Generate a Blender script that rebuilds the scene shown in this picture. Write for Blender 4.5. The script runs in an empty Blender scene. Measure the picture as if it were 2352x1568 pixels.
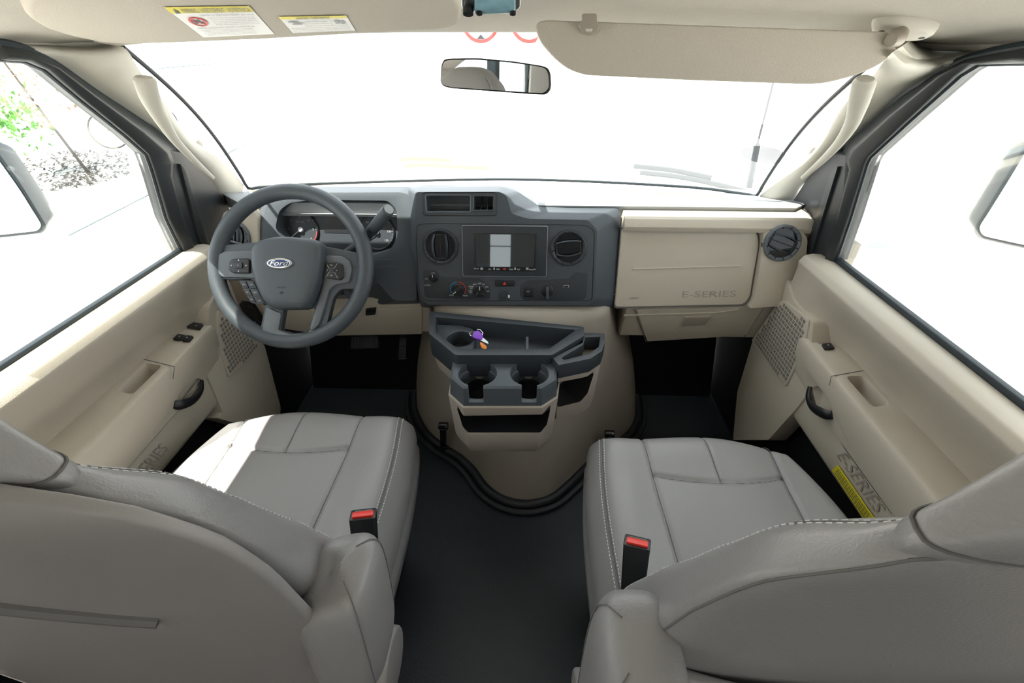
import bpy, bmesh, math, random
from mathutils import Vector, Matrix
random.seed(7)
V = Vector
R_ = math.radians
COL = bpy.context.scene.collection

# ------------------------------------------------------------------ camera model
TH, PS, FPX = R_(35.0), R_(1.9), 1045.0
CAM = V((0.059, 0.0, 1.25))
_c, _s, _ct, _st = math.cos(PS), math.sin(PS), math.cos(TH), math.sin(TH)
CR = V((_c, _s, 0)); CF = V((-_s*_ct, _c*_ct, -_st)); CU = V((-_s*_st, _c*_st, _ct))
def ray(u, v): return CR*((u-1176)/FPX) + CU*((784-v)/FPX) + CF
def PX(u, v, x): d = ray(u, v); return CAM + d*((x-CAM.x)/d.x)
def PY(u, v, y): d = ray(u, v); return CAM + d*((y-CAM.y)/d.y)
def PZ(u, v, z): d = ray(u, v); return CAM + d*((z-CAM.z)/d.z)
cam = bpy.data.cameras.new('camera'); co = bpy.data.objects.new('camera', cam); COL.objects.link(co)
co.matrix_world = Matrix(((CR.x, CU.x, -CF.x, CAM.x), (CR.y, CU.y, -CF.y, CAM.y), (CR.z, CU.z, -CF.z, CAM.z), (0, 0, 0, 1)))
cam.sensor_width = 36; cam.lens = 36*FPX/2352; cam.clip_start = 0.01; cam.clip_end = 300
bpy.context.scene.camera = co

# ------------------------------------------------------------------ materials
def mat(name, col, rough=0.5, metal=0.0, bump=0.0, bscale=900, spec=0.5, var=0.0, vscale=30, emis=None, estr=0, coat=0, alpha=None):
    m = bpy.data.materials.new(name); m.use_nodes = True
    nt = m.node_tree; b = nt.nodes['Principled BSDF']
    b.inputs['Base Color'].default_value = (*col, 1); b.inputs['Roughness'].default_value = rough
    b.inputs['Metallic'].default_value = metal; b.inputs['Specular IOR Level'].default_value = spec
    b.inputs['Coat Weight'].default_value = coat
    tc = nt.nodes.new('ShaderNodeTexCoord')
    if bump:
        n = nt.nodes.new('ShaderNodeTexNoise'); n.inputs['Scale'].default_value = bscale; n.inputs['Detail'].default_value = 3
        bp = nt.nodes.new('ShaderNodeBump'); bp.inputs['Strength'].default_value = bump; bp.inputs['Distance'].default_value = 0.001
        nt.links.new(tc.outputs['Object'], n.inputs['Vector']); nt.links.new(n.outputs['Fac'], bp.inputs['Height'])
        nt.links.new(bp.outputs['Normal'], b.inputs['Normal'])
    if var:
        n = nt.nodes.new('ShaderNodeTexNoise'); n.inputs['Scale'].default_value = vscale; n.inputs['Detail'].default_value = 4
        r = nt.nodes.new('ShaderNodeMixRGB'); r.blend_type = 'MIX'
        r.inputs[1].default_value = (*[c*(1-var) for c in col], 1); r.inputs[2].default_value = (*[min(1, c*(1+var)) for c in col], 1)
        nt.links.new(tc.outputs['Object'], n.inputs['Vector']); nt.links.new(n.outputs['Fac'], r.inputs[0])
        nt.links.new(r.outputs[0], b.inputs['Base Color'])
    if emis:
        b.inputs['Emission Color'].default_value = (*emis, 1); b.inputs['Emission Strength'].default_value = estr
    return m
beige = mat('beige_plastic', (.52, .47, .385), .5, bump=.35, bscale=700, var=.04, vscale=900)
taupe = mat('taupe_and_shaded_beige', (.33, .29, .245), .5, bump=.35, bscale=700, var=.04, vscale=900)  # taupe trim; on engine cover and console, beige with shade in its colour
pillar = mat('pillar_plastic', (.58, .56, .49), .6, bump=.3, bscale=700, var=.04, vscale=900)
liner = mat('headliner_cloth', (.50, .475, .42), .95, bump=.8, bscale=500, var=.16, vscale=700, spec=.1)
visorm = mat('visor_cloth', (.50, .465, .40), .95, bump=.7, bscale=500, var=.12, vscale=700, spec=.1)
leather = mat('grey_leather', (.25, .243, .24), .36, bump=.35, bscale=420, var=.03, vscale=300)
shellm = mat('seat_back_board', (.26, .245, .235), .5, bump=.2, bscale=500)
seam = mat('dark_seam_thread', (.13, .125, .12), .8)  # dark tone for seams, joints and slots
trimd = mat('satin_charcoal_plastic', (.12, .135, .15), .38, bump=.3, bscale=900)
thread = mat('pale_thread', (.62, .63, .62), .7)
dark = mat('charcoal_plastic', (.062, .074, .086), .42, bump=.5, bscale=800, var=.05, vscale=900)
darker = mat('black_grained_plastic', (.030, .036, .042), .42, bump=.4, bscale=900)
pad = mat('dash_top_plastic', (.30, .32, .33), .45, bump=.3, bscale=900)
black = mat('black_plastic', (.012, .013, .015), .35)
gloss = mat('gloss_black', (.010, .011, .013), .08)
rubber = mat('black_rubber', (.016, .018, .022), .55)
carpet = mat('black_carpet', (.014, .014, .016), .95, bump=1, bscale=600, spec=.1)
floorm = mat('floor_vinyl', (.015, .020, .025), .42, bump=1.0, bscale=260, var=.15, vscale=60)
chrome = mat('chrome', (.8, .8, .82), .12, metal=1)
satin = mat('satin_silver', (.45, .46, .47), .3, metal=1)
white = mat('white_paint', (.75, .75, .74), .5)
mark = mat('white_marking', (.72, .74, .75), .6)
greymark = mat('grey_marking', (.35, .37, .38), .6)
redm = mat('red_plastic', (.75, .035, .02), .35)
redmark = mat('red_marking', (.6, .03, .03), .5)
bluemark = mat('blue_marking', (.02, .25, .5), .5)
badgeblue = mat('badge_blue', (.01, .045, .16), .2, coat=.5)
yellow = mat('yellow_label', (.72, .62, .02), .5)
paper = mat('white_label', (.78, .78, .77), .5)
ink = mat('label_ink', (.10, .11, .13), .6)
purple = mat('purple_plastic', (.20, .04, .50), .4)
orange = mat('orange_plastic', (.75, .22, .01), .4)
winframe = mat('window_frame_dark', (.030, .034, .038), .4, bump=.15, bscale=500)
seal = mat('weather_seal', (.018, .028, .036), .5)
mirrorm = mat('mirror_glass', (.86, .88, .88), .01, metal=1)
concrete = mat('pale_concrete', (.80, .79, .77), .9, bump=.3, bscale=40, var=.03, vscale=3)
grey_line = mat('pavement_grey', (.20, .25, .30), .9)  # flat grey for the lines laid across the pavement
leafm = mat('leaf_green', (.10, .30, .04), .6, var=.5, vscale=6)
leafp = mat('leaf_dry', (.28, .17, .09), .7)
bark = mat('bark', (.06, .045, .035), .9)
mulch = mat('mulch', (.05, .045, .04), .95, var=.5, vscale=20)
rearw = mat('cabin_wall_panel', (.62, .60, .56), .7)
cab_white = mat('reflector_white', (.80, .80, .82), .4)
signw = mat('sign_white', (.5, .5, .5), .5)

def glassmat(name, tint, g):
    m = bpy.data.materials.new(name); m.use_nodes = True; nt = m.node_tree; nt.nodes.clear()
    o = nt.nodes.new('ShaderNodeOutputMaterial'); t = nt.nodes.new('ShaderNodeBsdfTransparent'); t.inputs[0].default_value = (*tint, 1)
    gl = nt.nodes.new('ShaderNodeBsdfGlossy'); gl.inputs['Roughness'].default_value = .02
    fr = nt.nodes.new('ShaderNodeFresnel'); fr.inputs[0].default_value = 1.35
    mu = nt.nodes.new('ShaderNodeMath'); mu.operation = 'MULTIPLY'; mu.inputs[1].default_value = g
    mx = nt.nodes.new('ShaderNodeMixShader')
    nt.links.new(fr.outputs[0], mu.inputs[0]); nt.links.new(mu.outputs[0], mx.inputs[0])
    nt.links.new(t.outputs[0], mx.inputs[1]); nt.links.new(gl.outputs[0], mx.inputs[2]); nt.links.new(mx.outputs[0], o.inputs[0])
    return m
glass = glassmat('window_glass', (.96, .98, .97), .5)
lens = glassmat('lamp_lens', (.75, .9, .95), 1.0)
decal = glassmat('sticker_film', (.54, .545, .56), .3)

# ------------------------------------------------------------------ object helpers
WL = {}
def link(ob, parent, wl):
    COL.objects.link(ob); WL[ob.name] = wl
    if parent is not None:
        ob.parent = parent; ob.location = wl - WL[parent.name]
    else: ob.location = wl
    return ob
def thing(name, label, cat, loc, group=None):
    o = bpy.data.objects.new(name, None); o.empty_display_size = .05
    link(o, None, V(loc)); o['label'] = label; o['category'] = cat
    if group: o['group'] = group
    return o
def tag(o, label, cat, group=None):
    o['label'] = label; o['category'] = cat
    if group: o['group'] = group
    return o
def bake(ob):
    dg = bpy.context.evaluated_depsgraph_get(); dg.update()
    me = bpy.data.meshes.new_from_object(ob.evaluated_get(dg)); old = ob.data
    ob.modifiers.clear(); ob.data = me; bpy.data.meshes.remove(old); return ob
def obj(name, verts, faces, m, parent=None, bevel=0, seg=3, subsurf=0, solid=0, smooth=True, ang=38, kind=None, cut=None, soff=-1):
    me = bpy.data.meshes.new(name)
    vs = [V(v) for v in verts]
    lo = V([min(v[i] for v in vs) for i in range(3)]); hi = V([max(v[i] for v in vs) for i in range(3)])
    c = (lo+hi)/2
    if parent is None: c.z = lo.z
    me.from_pydata([tuple(v-c) for v in vs], [], faces)
    bm = bmesh.new(); bm.from_mesh(me); bmesh.ops.remove_doubles(bm, verts=bm.verts, dist=1e-6)
    bmesh.ops.recalc_face_normals(bm, faces=bm.faces); bm.to_mesh(me); bm.free()
    me.materials.append(m)
    ob = bpy.data.objects.new(name, me); link(ob, parent, c)
    if kind: ob['kind'] = kind
    need = False
    if cut:
        bpy.context.view_layer.update()
        for cu in cut:
            md = ob.modifiers.new('b', 'BOOLEAN'); md.operation = 'DIFFERENCE'; md.solver = 'EXACT'; md.object = cu
        bake(ob); need = True
        for cu in cut: bpy.data.objects.remove(cu, do_unlink=True)
    if solid:
        md = ob.modifiers.new('s', 'SOLIDIFY'); md.thickness = solid; md.offset = soff; need = True
    if bevel:
        md = ob.modifiers.new('v', 'BEVEL'); md.width = bevel; md.segments = seg; md.limit_method = 'ANGLE'; md.angle_limit = R_(28)
        md.use_clamp_overlap = True; need = True
    if subsurf:
        md = ob.modifiers.new('u', 'SUBSURF'); md.levels = subsurf; md.render_levels = subsurf; need = True
    if need and ob.modifiers: bake(ob)
    me = ob.data
    me.polygons.foreach_set('use_smooth', [smooth]*len(me.polygons))
    if smooth and ang: me.set_sharp_from_angle(angle=R_(ang))
    me.update(); return ob
def join_lists(parts):
    vs, fs = [], []
    for v, f in parts:
        o = len(vs); vs += v; fs += [[i+o for i in q] for q in f]
    return vs, fs
def ringloft(rings, closed=True, caps=True):
    n = len(rings[0]); vs = [p for r in rings for p in r]; fs = []
    for k in range(len(rings)-1):
        for i in range(n if closed else n-1):
            j = (i+1) % n
            fs.append([k*n+i, k*n+j, (k+1)*n+j, (k+1)*n+i])
    if caps and closed:
        fs.append(list(range(n))[::-1]); fs.append([(len(rings)-1)*n+i for i in range(n)])
    return vs, fs
def box(lo, hi):
    x0, y0, z0 = lo; x1, y1, z1 = hi
    return ringloft([[V((x0, y0, z0)), V((x1, y0, z0)), V((x1, y1, z0)), V((x0, y1, z0))], [V((x0, y0, z1)), V((x1, y0, z1)), V((x1, y1, z1)), V((x0, y1, z1))]])
def smooth_path(pts, n=8, closed=False):
    pts = [V(p) for p in pts]; out = []; L = len(pts)
    rng = range(L if closed else L-1)
    for i in rng:
        p1, p2 = pts[i], pts[(i+1) % L]
        p0 = pts[i-1] if (closed or i > 0) else p1*2-p2
        p3 = pts[(i+2) % L] if (closed or i+2 < L) else p2*2-p1
        for k in range(n):
            t = k/n
            out.append(.5*((2*p1)+(p2-p0)*t+(2*p0-5*p1+4*p2-p3)*t*t+(3*p1-p0-3*p2+p3)*t**3))
    if not closed: out.append(pts[-1])
    return out
def tube(path, r, closed=False, res=10, flat=1.0, up=None):
    path = [V(p) for p in path]; n = len(path); rings = []
    rr = r if isinstance(r, (list, tuple)) else [r]*n
    T = []
    for i in range(n):
        a = path[i-1] if (i > 0 or closed) else path[i]; b = path[(i+1) % n] if (i < n-1 or closed) else path[i]
        T.append((b-a).normalized())
    N = (V(up) if up else V((.13, .21, .97))); N = (N-T[0]*N.dot(T[0])).normalized()
    for i in range(n):
        if up: N = V(up)
        N = (N-T[i]*N.dot(T[i])).normalized(); B = T[i].cross(N)
        rings.append([path[i]+N*math.cos(2*math.pi*k/res)*rr[i]*flat+B*math.sin(2*math.pi*k/res)*rr[i] for k in range(res)])
    if closed: rings.append(rings[0]); return ringloft(rings, caps=False)
    return ringloft(rings)
class Pl:
    def __init__(s, o, n, xh):
        s.o = V(o); s.n = V(n).normalized(); xh = V(xh); s.x = (xh-s.n*xh.dot(s.n)).normalized(); s.y = s.n.cross(s.x)
    def hit(s, u, v):
        d = ray(u, v); return CAM + d*((s.o-CAM).dot(s.n)/d.dot(s.n))
    def px(s, u, v): q = s.hit(u, v)-s.o; return (q.dot(s.x), q.dot(s.y))
    def at(s, a, b, h=0): return s.o+s.x*a+s.y*b+s.n*h
def rpoly(pts, r, k=4):
    out = []; n = len(pts); rs = r if isinstance(r, (list, tuple)) else [r]*n
    for i in range(n):
        p = V((*pts[i], 0)); a = V((*pts[i-1], 0))-p; b = V((*pts[(i+1) % n], 0))-p
        rr = min(rs[i], a.length*.45, b.length*.45)
        if rr <= 1e-5: out.append((p.x, p.y)); continue
        s, e = p+a.normalized()*rr, p+b.normalized()*rr
        for q in range(k+1):
            t = q/k; w = s*(1-t)**2+p*2*t*(1-t)+e*t*t; out.append((w.x, w.y))
    return out
def prismg(pl, pts, h0, h1, pts0=None):
    return ringloft([[pl.at(a, b, h0) for a, b in (pts0 or pts)], [pl.at(a, b, h1) for a, b in pts]])
def prism(name, pl, pxs, h0, h1, m, parent=None, r=0, bevel=0, **k):
    pts = [pl.px(*p) for p in pxs]
    if r: pts = rpoly(pts, r)
    vs, fs = prismg(pl, pts, h0, h1)
    return obj(name, vs, fs, m, parent, bevel=bevel, **k)
def cutter(vs, fs): return obj('cutter', vs, fs, black, smooth=False)
def disc(pl, c, r, n=40, a0=0, a1=2*math.pi, full=True):
    return [(c[0]+math.cos(a0+(a1-a0)*i/n)*r, c[1]+math.sin(a0+(a1-a0)*i/n)*r) for i in range(n if full else n+1)]
def lathe(pl, c, prof, n=40):
    """prof: list of (radius, height above plane)"""
    rings = [[pl.at(c[0]+math.cos(2*math.pi*i/n)*r, c[1]+math.sin(2*math.pi*i/n)*r, h) for i in range(n)] for r, h in prof]
    return ringloft(rings)
def arcband(pl, c, r0, r1, a0, a1, h0, h1, n=24):
    o = [(c[0]+math.cos(a0+(a1-a0)*i/n)*r1, c[1]+math.sin(a0+(a1-a0)*i/n)*r1) for i in range(n+1)]
    q = [(c[0]+math.cos(a0+(a1-a0)*i/n)*r0, c[1]+math.sin(a0+(a1-a0)*i/n)*r0) for i in range(n+1)][::-1]
    rings = []
    for i in range(n+1):
        a, b = o[i], q[n-i]
        rings.append([pl.at(*a, h0), pl.at(*a, h1), pl.at(*b, h1), pl.at(*b, h0)])
    return ringloft(rings)
_tc = {}
def textmesh(s, shear=0, bold=0):
    key = (s, shear, bold)
    if key in _tc: return _tc[key]
    cu = bpy.data.curves.new('t', 'FONT'); cu.body = s; cu.shear = shear; cu.offset = bold; cu.resolution_u = 3
    o = bpy.data.objects.new('t', cu); COL.objects.link(o)
    dg = bpy.context.evaluated_depsgraph_get(); dg.update()
    me = bpy.data.meshes.new_from_object(o.evaluated_get(dg))
    vs = [tuple(v.co) for v in me.vertices]; fs = [list(p.vertices) for p in me.polygons]
    bpy.data.objects.remove(o, do_unlink=True); bpy.data.meshes.remove(me)
    x0 = min(v[0] for v in vs); x1 = max(v[0] for v in vs); y0 = min(v[1] for v in vs); y1 = max(v[1] for v in vs)
    _tc[key] = ([((v[0]-x0)/(x1-x0), (v[1]-y0)/(y1-y0)) for v in vs], fs, (x1-x0)/(y1-y0)); return _tc[key]
def textg(pl, s, quad, h, px=True, **k):
    """quad: TL,TR,BR,BL pixels (or local coords)"""
    uv, fs, asp = textmesh(s, **k)
    q = [V((*(pl.px(*p) if px else p), 0)) for p in quad]
    vs = []
    for a, b in uv:
        w = (q[3]*(1-a)+q[2]*a)*(1-b)+(q[0]*(1-a)+q[1]*a)*b
        vs.append(pl.at(w.x, w.y, h))
    return vs, fs
def textbox(pl, s, c, height, h, rot=0, wide=1.0, **k):
    """centred at local coordinate c"""
    _, _, asp = textmesh(s, **k); w = height*asp*wide/2; hh = height/2; ca, sa = math.cos(rot), math.sin(rot)
    q = [(c[0]+x*ca-y*sa, c[1]+x*sa+y*ca) for x, y in ((-w, hh), (w, hh), (w, -hh), (-w, -hh))]
    return textg(pl, s, q, h, px=False, **k)
def lineg(pl, pts, w, h, closed=False):
    return tube([pl.at(*p, h) for p in pts], w, closed=closed, res=6)
def stitches(path, step=.007, ln=.0042, w=.0007, lift=.0006, nrm=None):
    path = [V(p) for p in path]; parts = []; acc = 0
    for i in range(len(path)-1):
        a, b = path[i], path[i+1]; L = (b-a).length
        while acc < L:
            p = a+(b-a)*(acc/L); d = (b-a).normalized()
            parts.append(tube([p-d*ln/2, p+d*ln/2], w, res=5)); acc += step
        acc -= L
    return join_lists(parts)

# ------------------------------------------------------------------ world and sun
w = bpy.data.worlds.new('sky'); bpy.context.scene.world = w; w.use_nodes = True
bg = w.node_tree.nodes['Background']; bg.inputs[0].default_value = (.90, .95, 1.0, 1); bg.inputs[1].default_value = 3.2
sun = bpy.data.lights.new('sun', 'SUN'); sun.energy = 24; sun.angle = R_(.6); sun.color = (1, .95, .86)
so = bpy.data.objects.new('sun', sun); COL.objects.link(so)
so.rotation_euler = V((-.36, -.23, 1)).normalized().to_track_quat('Z', 'Y').to_euler()
vs_ = bpy.context.scene.view_settings
bpy.context.scene.display_settings.display_device = 'sRGB'
vs_.view_transform = 'Standard'; vs_.look = 'None'; vs_.exposure = -0.12; vs_.gamma = 1; vs_.use_curve_mapping = False

# ================================================================== SETTING
def struct(o): o['kind'] = 'structure'; return o
v, f = box((-.86, -3.2, -.06), (.86, 1.62, 0)); struct(obj('floor', v, f, floorm))
v, f = join_lists([ringloft([[V((-.82, 1.42, 0)), V((.82, 1.42, 0)), V((.82, 1.46, 0)), V((-.82, 1.46, 0))],
                             [V((-.82, 1.62, .5)), V((.82, 1.62, .5)), V((.82, 1.66, .5)), V((-.82, 1.66, .5))],
                             [V((-.82, 1.62, .76)), V((.82, 1.62, .76)), V((.82, 1.66, .76)), V((-.82, 1.66, .76))]])])
struct(obj('wall_front', v, f, carpet))
# kick walls below the doors
for sx, nm in ((-1, 'wall_left'), (1, 'wall_right')):
    v, f = box((min(sx*.83, sx*.89), -.15, -.3), (max(sx*.83, sx*.89), 1.66, .42)); struct(obj(nm, v, f, carpet))
for sx, nm in ((-1, 'wall_front_left'), (1, 'wall_front_right')):
    v, f = box((min(sx*.85, sx*.89), 1.09, .38), (max(sx*.85, sx*.89), 1.66, .80)); struct(obj(nm, v, f, beige))
# headliner
CEIL_UP = True
rows = []
for j in range(31):
    y = 1.0-1.2*j/30; g = min(1, (1.0-y)/.55); g = g*g*(3-2*g)*.5+.5*g
    rows.append([V((.80*(i/20-1), y+.05*(1-(i/20-1)**2)*max(0, 1-(1-y)*3), 1.216+.020*(1-(i/20-1)**2)+.115*g*(1-abs(i/20-1)**6))) for i in range(41)])
vs = [p for r in rows for p in r]; fs = [[j*41+i, j*41+i+1, (j+1)*41+i+1, (j+1)*41+i] for j in range(30) for i in range(40)]
struct(obj('ceiling', vs, fs, liner, solid=.02, soff=(1 if CEIL_UP else -1)))
# outer roof skin above the headliner keeps daylight out
v, f = box((-.80, -.25, 1.375), (.80, .93, 1.40)); struct(obj('trim_5', v, f, white))
v, f = ringloft([[V((-.80, .93, 1.375)), V((.80, .93, 1.375)), V((.80, .93, 1.40)), V((-.80, .93, 1.40))],
                 [V((-.76, 1.06, 1.235)), V((.76, 1.06, 1.235)), V((.76, 1.075, 1.25)), V((-.76, 1.075, 1.25))]]); struct(obj('trim_6', v, f, white))

for sx, nm in ((-1, 'trim_8'), (1, 'trim_9')):
    v, f = tube([V((sx*.79, -.15, 1.236)), V((sx*.79, .6, 1.236)), V((sx*.785, .93, 1.234)), V((sx*.74, 1.0, 1.234))], .024, res=10); struct(obj(nm, v, f, liner))
# ---- windshield
WB = [PY(570, 432, 1.38), PY(760, 421, 1.50), PY(1180, 412, 1.56), PY(1560, 428, 1.50), PY(1738, 449, 1.40)]
WTp = [PY(282, 108, .985), PY(560, 84, 1.03), PY(1100, 68, 1.06), PY(1700, 92, 1.03), PY(2022, 128, .97)]
wb = smooth_path(WB, 10); wt = smooth_path(WTp, 10)
def wsp(i, t):  # i along width index, t 0 base..1 top
    a, b = wb[i], wt[i]; p = a*(1-t)+b*t; p = p+V((0, .30, .34)).normalized()*.035*math.sin(math.pi*t); return p
n = len(wb); rows = [[wsp(i, t/12) for i in range(n)] for t in range(13)]
vs = [p for r in rows for p in r]; fs = [[j*n+i, j*n+i+1, (j+1)*n+i+1, (j+1)*n+i] for j in range(12) for i in range(n-1)]
ws = struct(obj('window_1', vs, fs, glass))
edge = [wsp(0, t/12) for t in range(12, -1, -1)]+[wsp(i, 0) for i in range(1, n)]+[wsp(n-1, t/12) for t in range(1, 13)]
v, f = tube(smooth_path(edge, 2), .0045, res=8); struct(obj('windshield_seal', v, f, seal, ws))
# outer header and cowl (hood base)
hd = [p+V((0, -.012, .006)) for p in wt]
v, f = ringloft([[p+V((0, -.05, .004)) for p in hd]+[p+V((0, -.05, .03)) for p in hd[::-1]], [p+V((0, 0, -.004)) for p in hd]+[p+V((0, .01, .02)) for p in hd[::-1]]])
struct(obj('trim_7', v, f, liner))

# ---- door planes (upper, glass side)
DP = {-1: Pl((-.822, .8, .765), (1, 0, -.17), (0, 1, 0)), 1: Pl((.822, .8, .765), (-1, 0, -.17), (0, 1, 0))}
# ---- A pillars : strip between windshield edge and door frame line
PWL = [(560, 425), (500, 362), (440, 320), (378, 235), (327, 172), (284, 108), (223, 96), (120, 92), (-40, 90)]
PDL = [(522, 480), (478, 411), (415, 344), (344, 287), (223, 207), (128, 140), (57, 110), (0, 99), (-60, 96)]
PWR = [(1745, 449), (1800, 405), (1835, 375), (1880, 330), (1940, 240), (2000, 180), (2050, 120), (2100, 100), (2220, 103), (2400, 112)]
PDR = [(1812, 480), (1835, 435), (1864, 405), (1925, 345), (1994, 283), (2071, 214), (2147, 168), (2224, 138), (2300, 124), (2400, 114)]
for sx, W_, D_, nm, ni in ((-1, PWL, PDL, 'trim_1', 0), (1, PWR, PDR, 'trim_2', n-1)):
    pl = DP[sx]; base, top = wsp(ni, 0), wsp(ni, 1)
    # windshield side plane : contains base, top and is roughly facing the cabin
    nrm = (top-base).cross(V((sx*.55, -.35, .1))).normalized(); wp = Pl(base, nrm, top-base)
    rows = []
    K = len(W_)
    for k, ((a, b), (c, d)) in enumerate(zip(W_, D_)):
        Wp = wp.hit(a, b)
        if k >= 6: Wp = PZ(a, b, 1.2185) if sx < 0 else PZ(a, b, 1.2155)
        Dp = pl.hit(c, d) if k < K-2 or sx > 0 else pl.hit(c, d)
        rows.append((Wp, Dp))
    Wl = smooth_path([r[0] for r in rows], 6); Dl = smooth_path([r[1] for r in rows], 6); m2 = 9; vs = []
    for a, b in zip(Wl, Dl):
        for i in range(m2):
            t = i/(m2-1); p = a*(1-t)+b*t; vs.append(p+V((-sx*.9, -.5, -.1)).normalized()*.018*math.sin(math.pi*t))
    nn = len(Wl); fs = [[j*m2+i, j*m2+i+1, (j+1)*m2+i+1, (j+1)*m2+i] for j in range(nn-1) for i in range(m2-1)]
    out = V((sx*.6, .6, .12)).normalized()*.045
    vs2 = vs+[p+out for p in vs]; o2 = len(vs)
    fs2 = fs+[[q+o2 for q in r[::-1]] for r in fs]
    for j in range(nn-1):
        fs2 += [[j*m2, (j+1)*m2, (j+1)*m2+o2, j*m2+o2], [j*m2+m2-1, j*m2+m2-1+o2, (j+1)*m2+m2-1+o2, (j+1)*m2+m2-1]]
    struct(obj(nm, vs2, fs2, pillar, ang=60))

# ---- grab handles on the pillars
GH = {-1: [(330, 176, .935, .030), (345, 225, .945, .028), (372, 275, .99, .022), (405, 325, 1.04, .015), (450, 372, 1.10, .012), (490, 410, 1.16, .009)],
      1: [(1988, 180, .90, .030), (1972, 235, .93, .028), (1955, 285, .98, .022), (1925, 330, 1.03, .016), (1885, 372, 1.09, .013), (1842, 410, 1.14, .009)]}
for sx in (-1, 1):
    pts = [PY(a, b, y) for a, b, y, r in GH[sx]]; rr = [r*.62 for *_, r in GH[sx]]
    P_ = smooth_path(pts, 6); Rr = []
    for i in range(len(P_)):
        t = i/6; k = min(int(t), len(rr)-2); Rr.append(rr[k]*(1-(t-k))+rr[k+1]*(t-k))
    Rr[0] *= .75
    h = thing('grab_handle', ('cream grab handle on the windshield pillar beside the steering wheel' if sx < 0 else 'cream grab handle on the windshield pillar at the passenger side'), 'grab handle', PY(*GH[sx][5][:2], GH[sx][5][2]), 'windshield pillar grab handles')
    v, f = tube(P_, Rr, res=14, flat=.55, up=(-sx*.6, -.7, .3)); obj('grip', v, f, pillar, h, bevel=.002, seg=2)
    e = PY(460, 338, 1.24) if sx < 0 else PY(1866, 352, 1.20)
    d = (pts[-1]-pts[0]).normalized()
    v, f = tube([e-d*.03, e-d*.015, e+d*.015, e+d*.03], [.006, .011, .010, .005], res=12, flat=.6, up=(-sx*.6, -.7, .3)); obj('mounting_cap', v, f, pillar, h)
# ================================================================== DOORS
OUT = {-1: [(0, 103), (57, 114), (128, 145), (223, 211), (344, 291), (415, 348), (478, 415), (512, 470), (512, 500), (486, 583), (425, 594)],
       1: [(2420, 108), (2352, 110), (2224, 135), (2147, 171), (2071, 217), (1994, 286), (1925, 345), (1864, 408), (1824, 480), (1820, 560), (1845, 592), (1920, 604)]}
GL = {-1: [(-60, 136), (0, 137), (57, 141), (102, 159), (179, 223), (287, 309), (338, 354), (354, 399), (383, 500), (425, 590), (20, 872), (-200, 1025)],
      1: [(2420, 144), (2352, 145), (2247, 147), (2205, 172), (2090, 275), (1998, 360), (1987, 384), (1952, 500), (1918, 600), (2280, 890), (2420, 1003)]}
SAIL = {-1: [(360, 338), (420, 350), (478, 411), (520, 480), (520, 505), (492, 580), (430, 584)],
        1: [(1962, 352), (1925, 345), (1864, 405), (1822, 470), (1822, 520), (1838, 586), (1906, 588), (1950, 480)]}
LAB = {-1: "beige door on the driver's side with power window switches and black pull handle",
       1: "beige door on the passenger side with a single window switch and black pull handle"}
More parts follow.
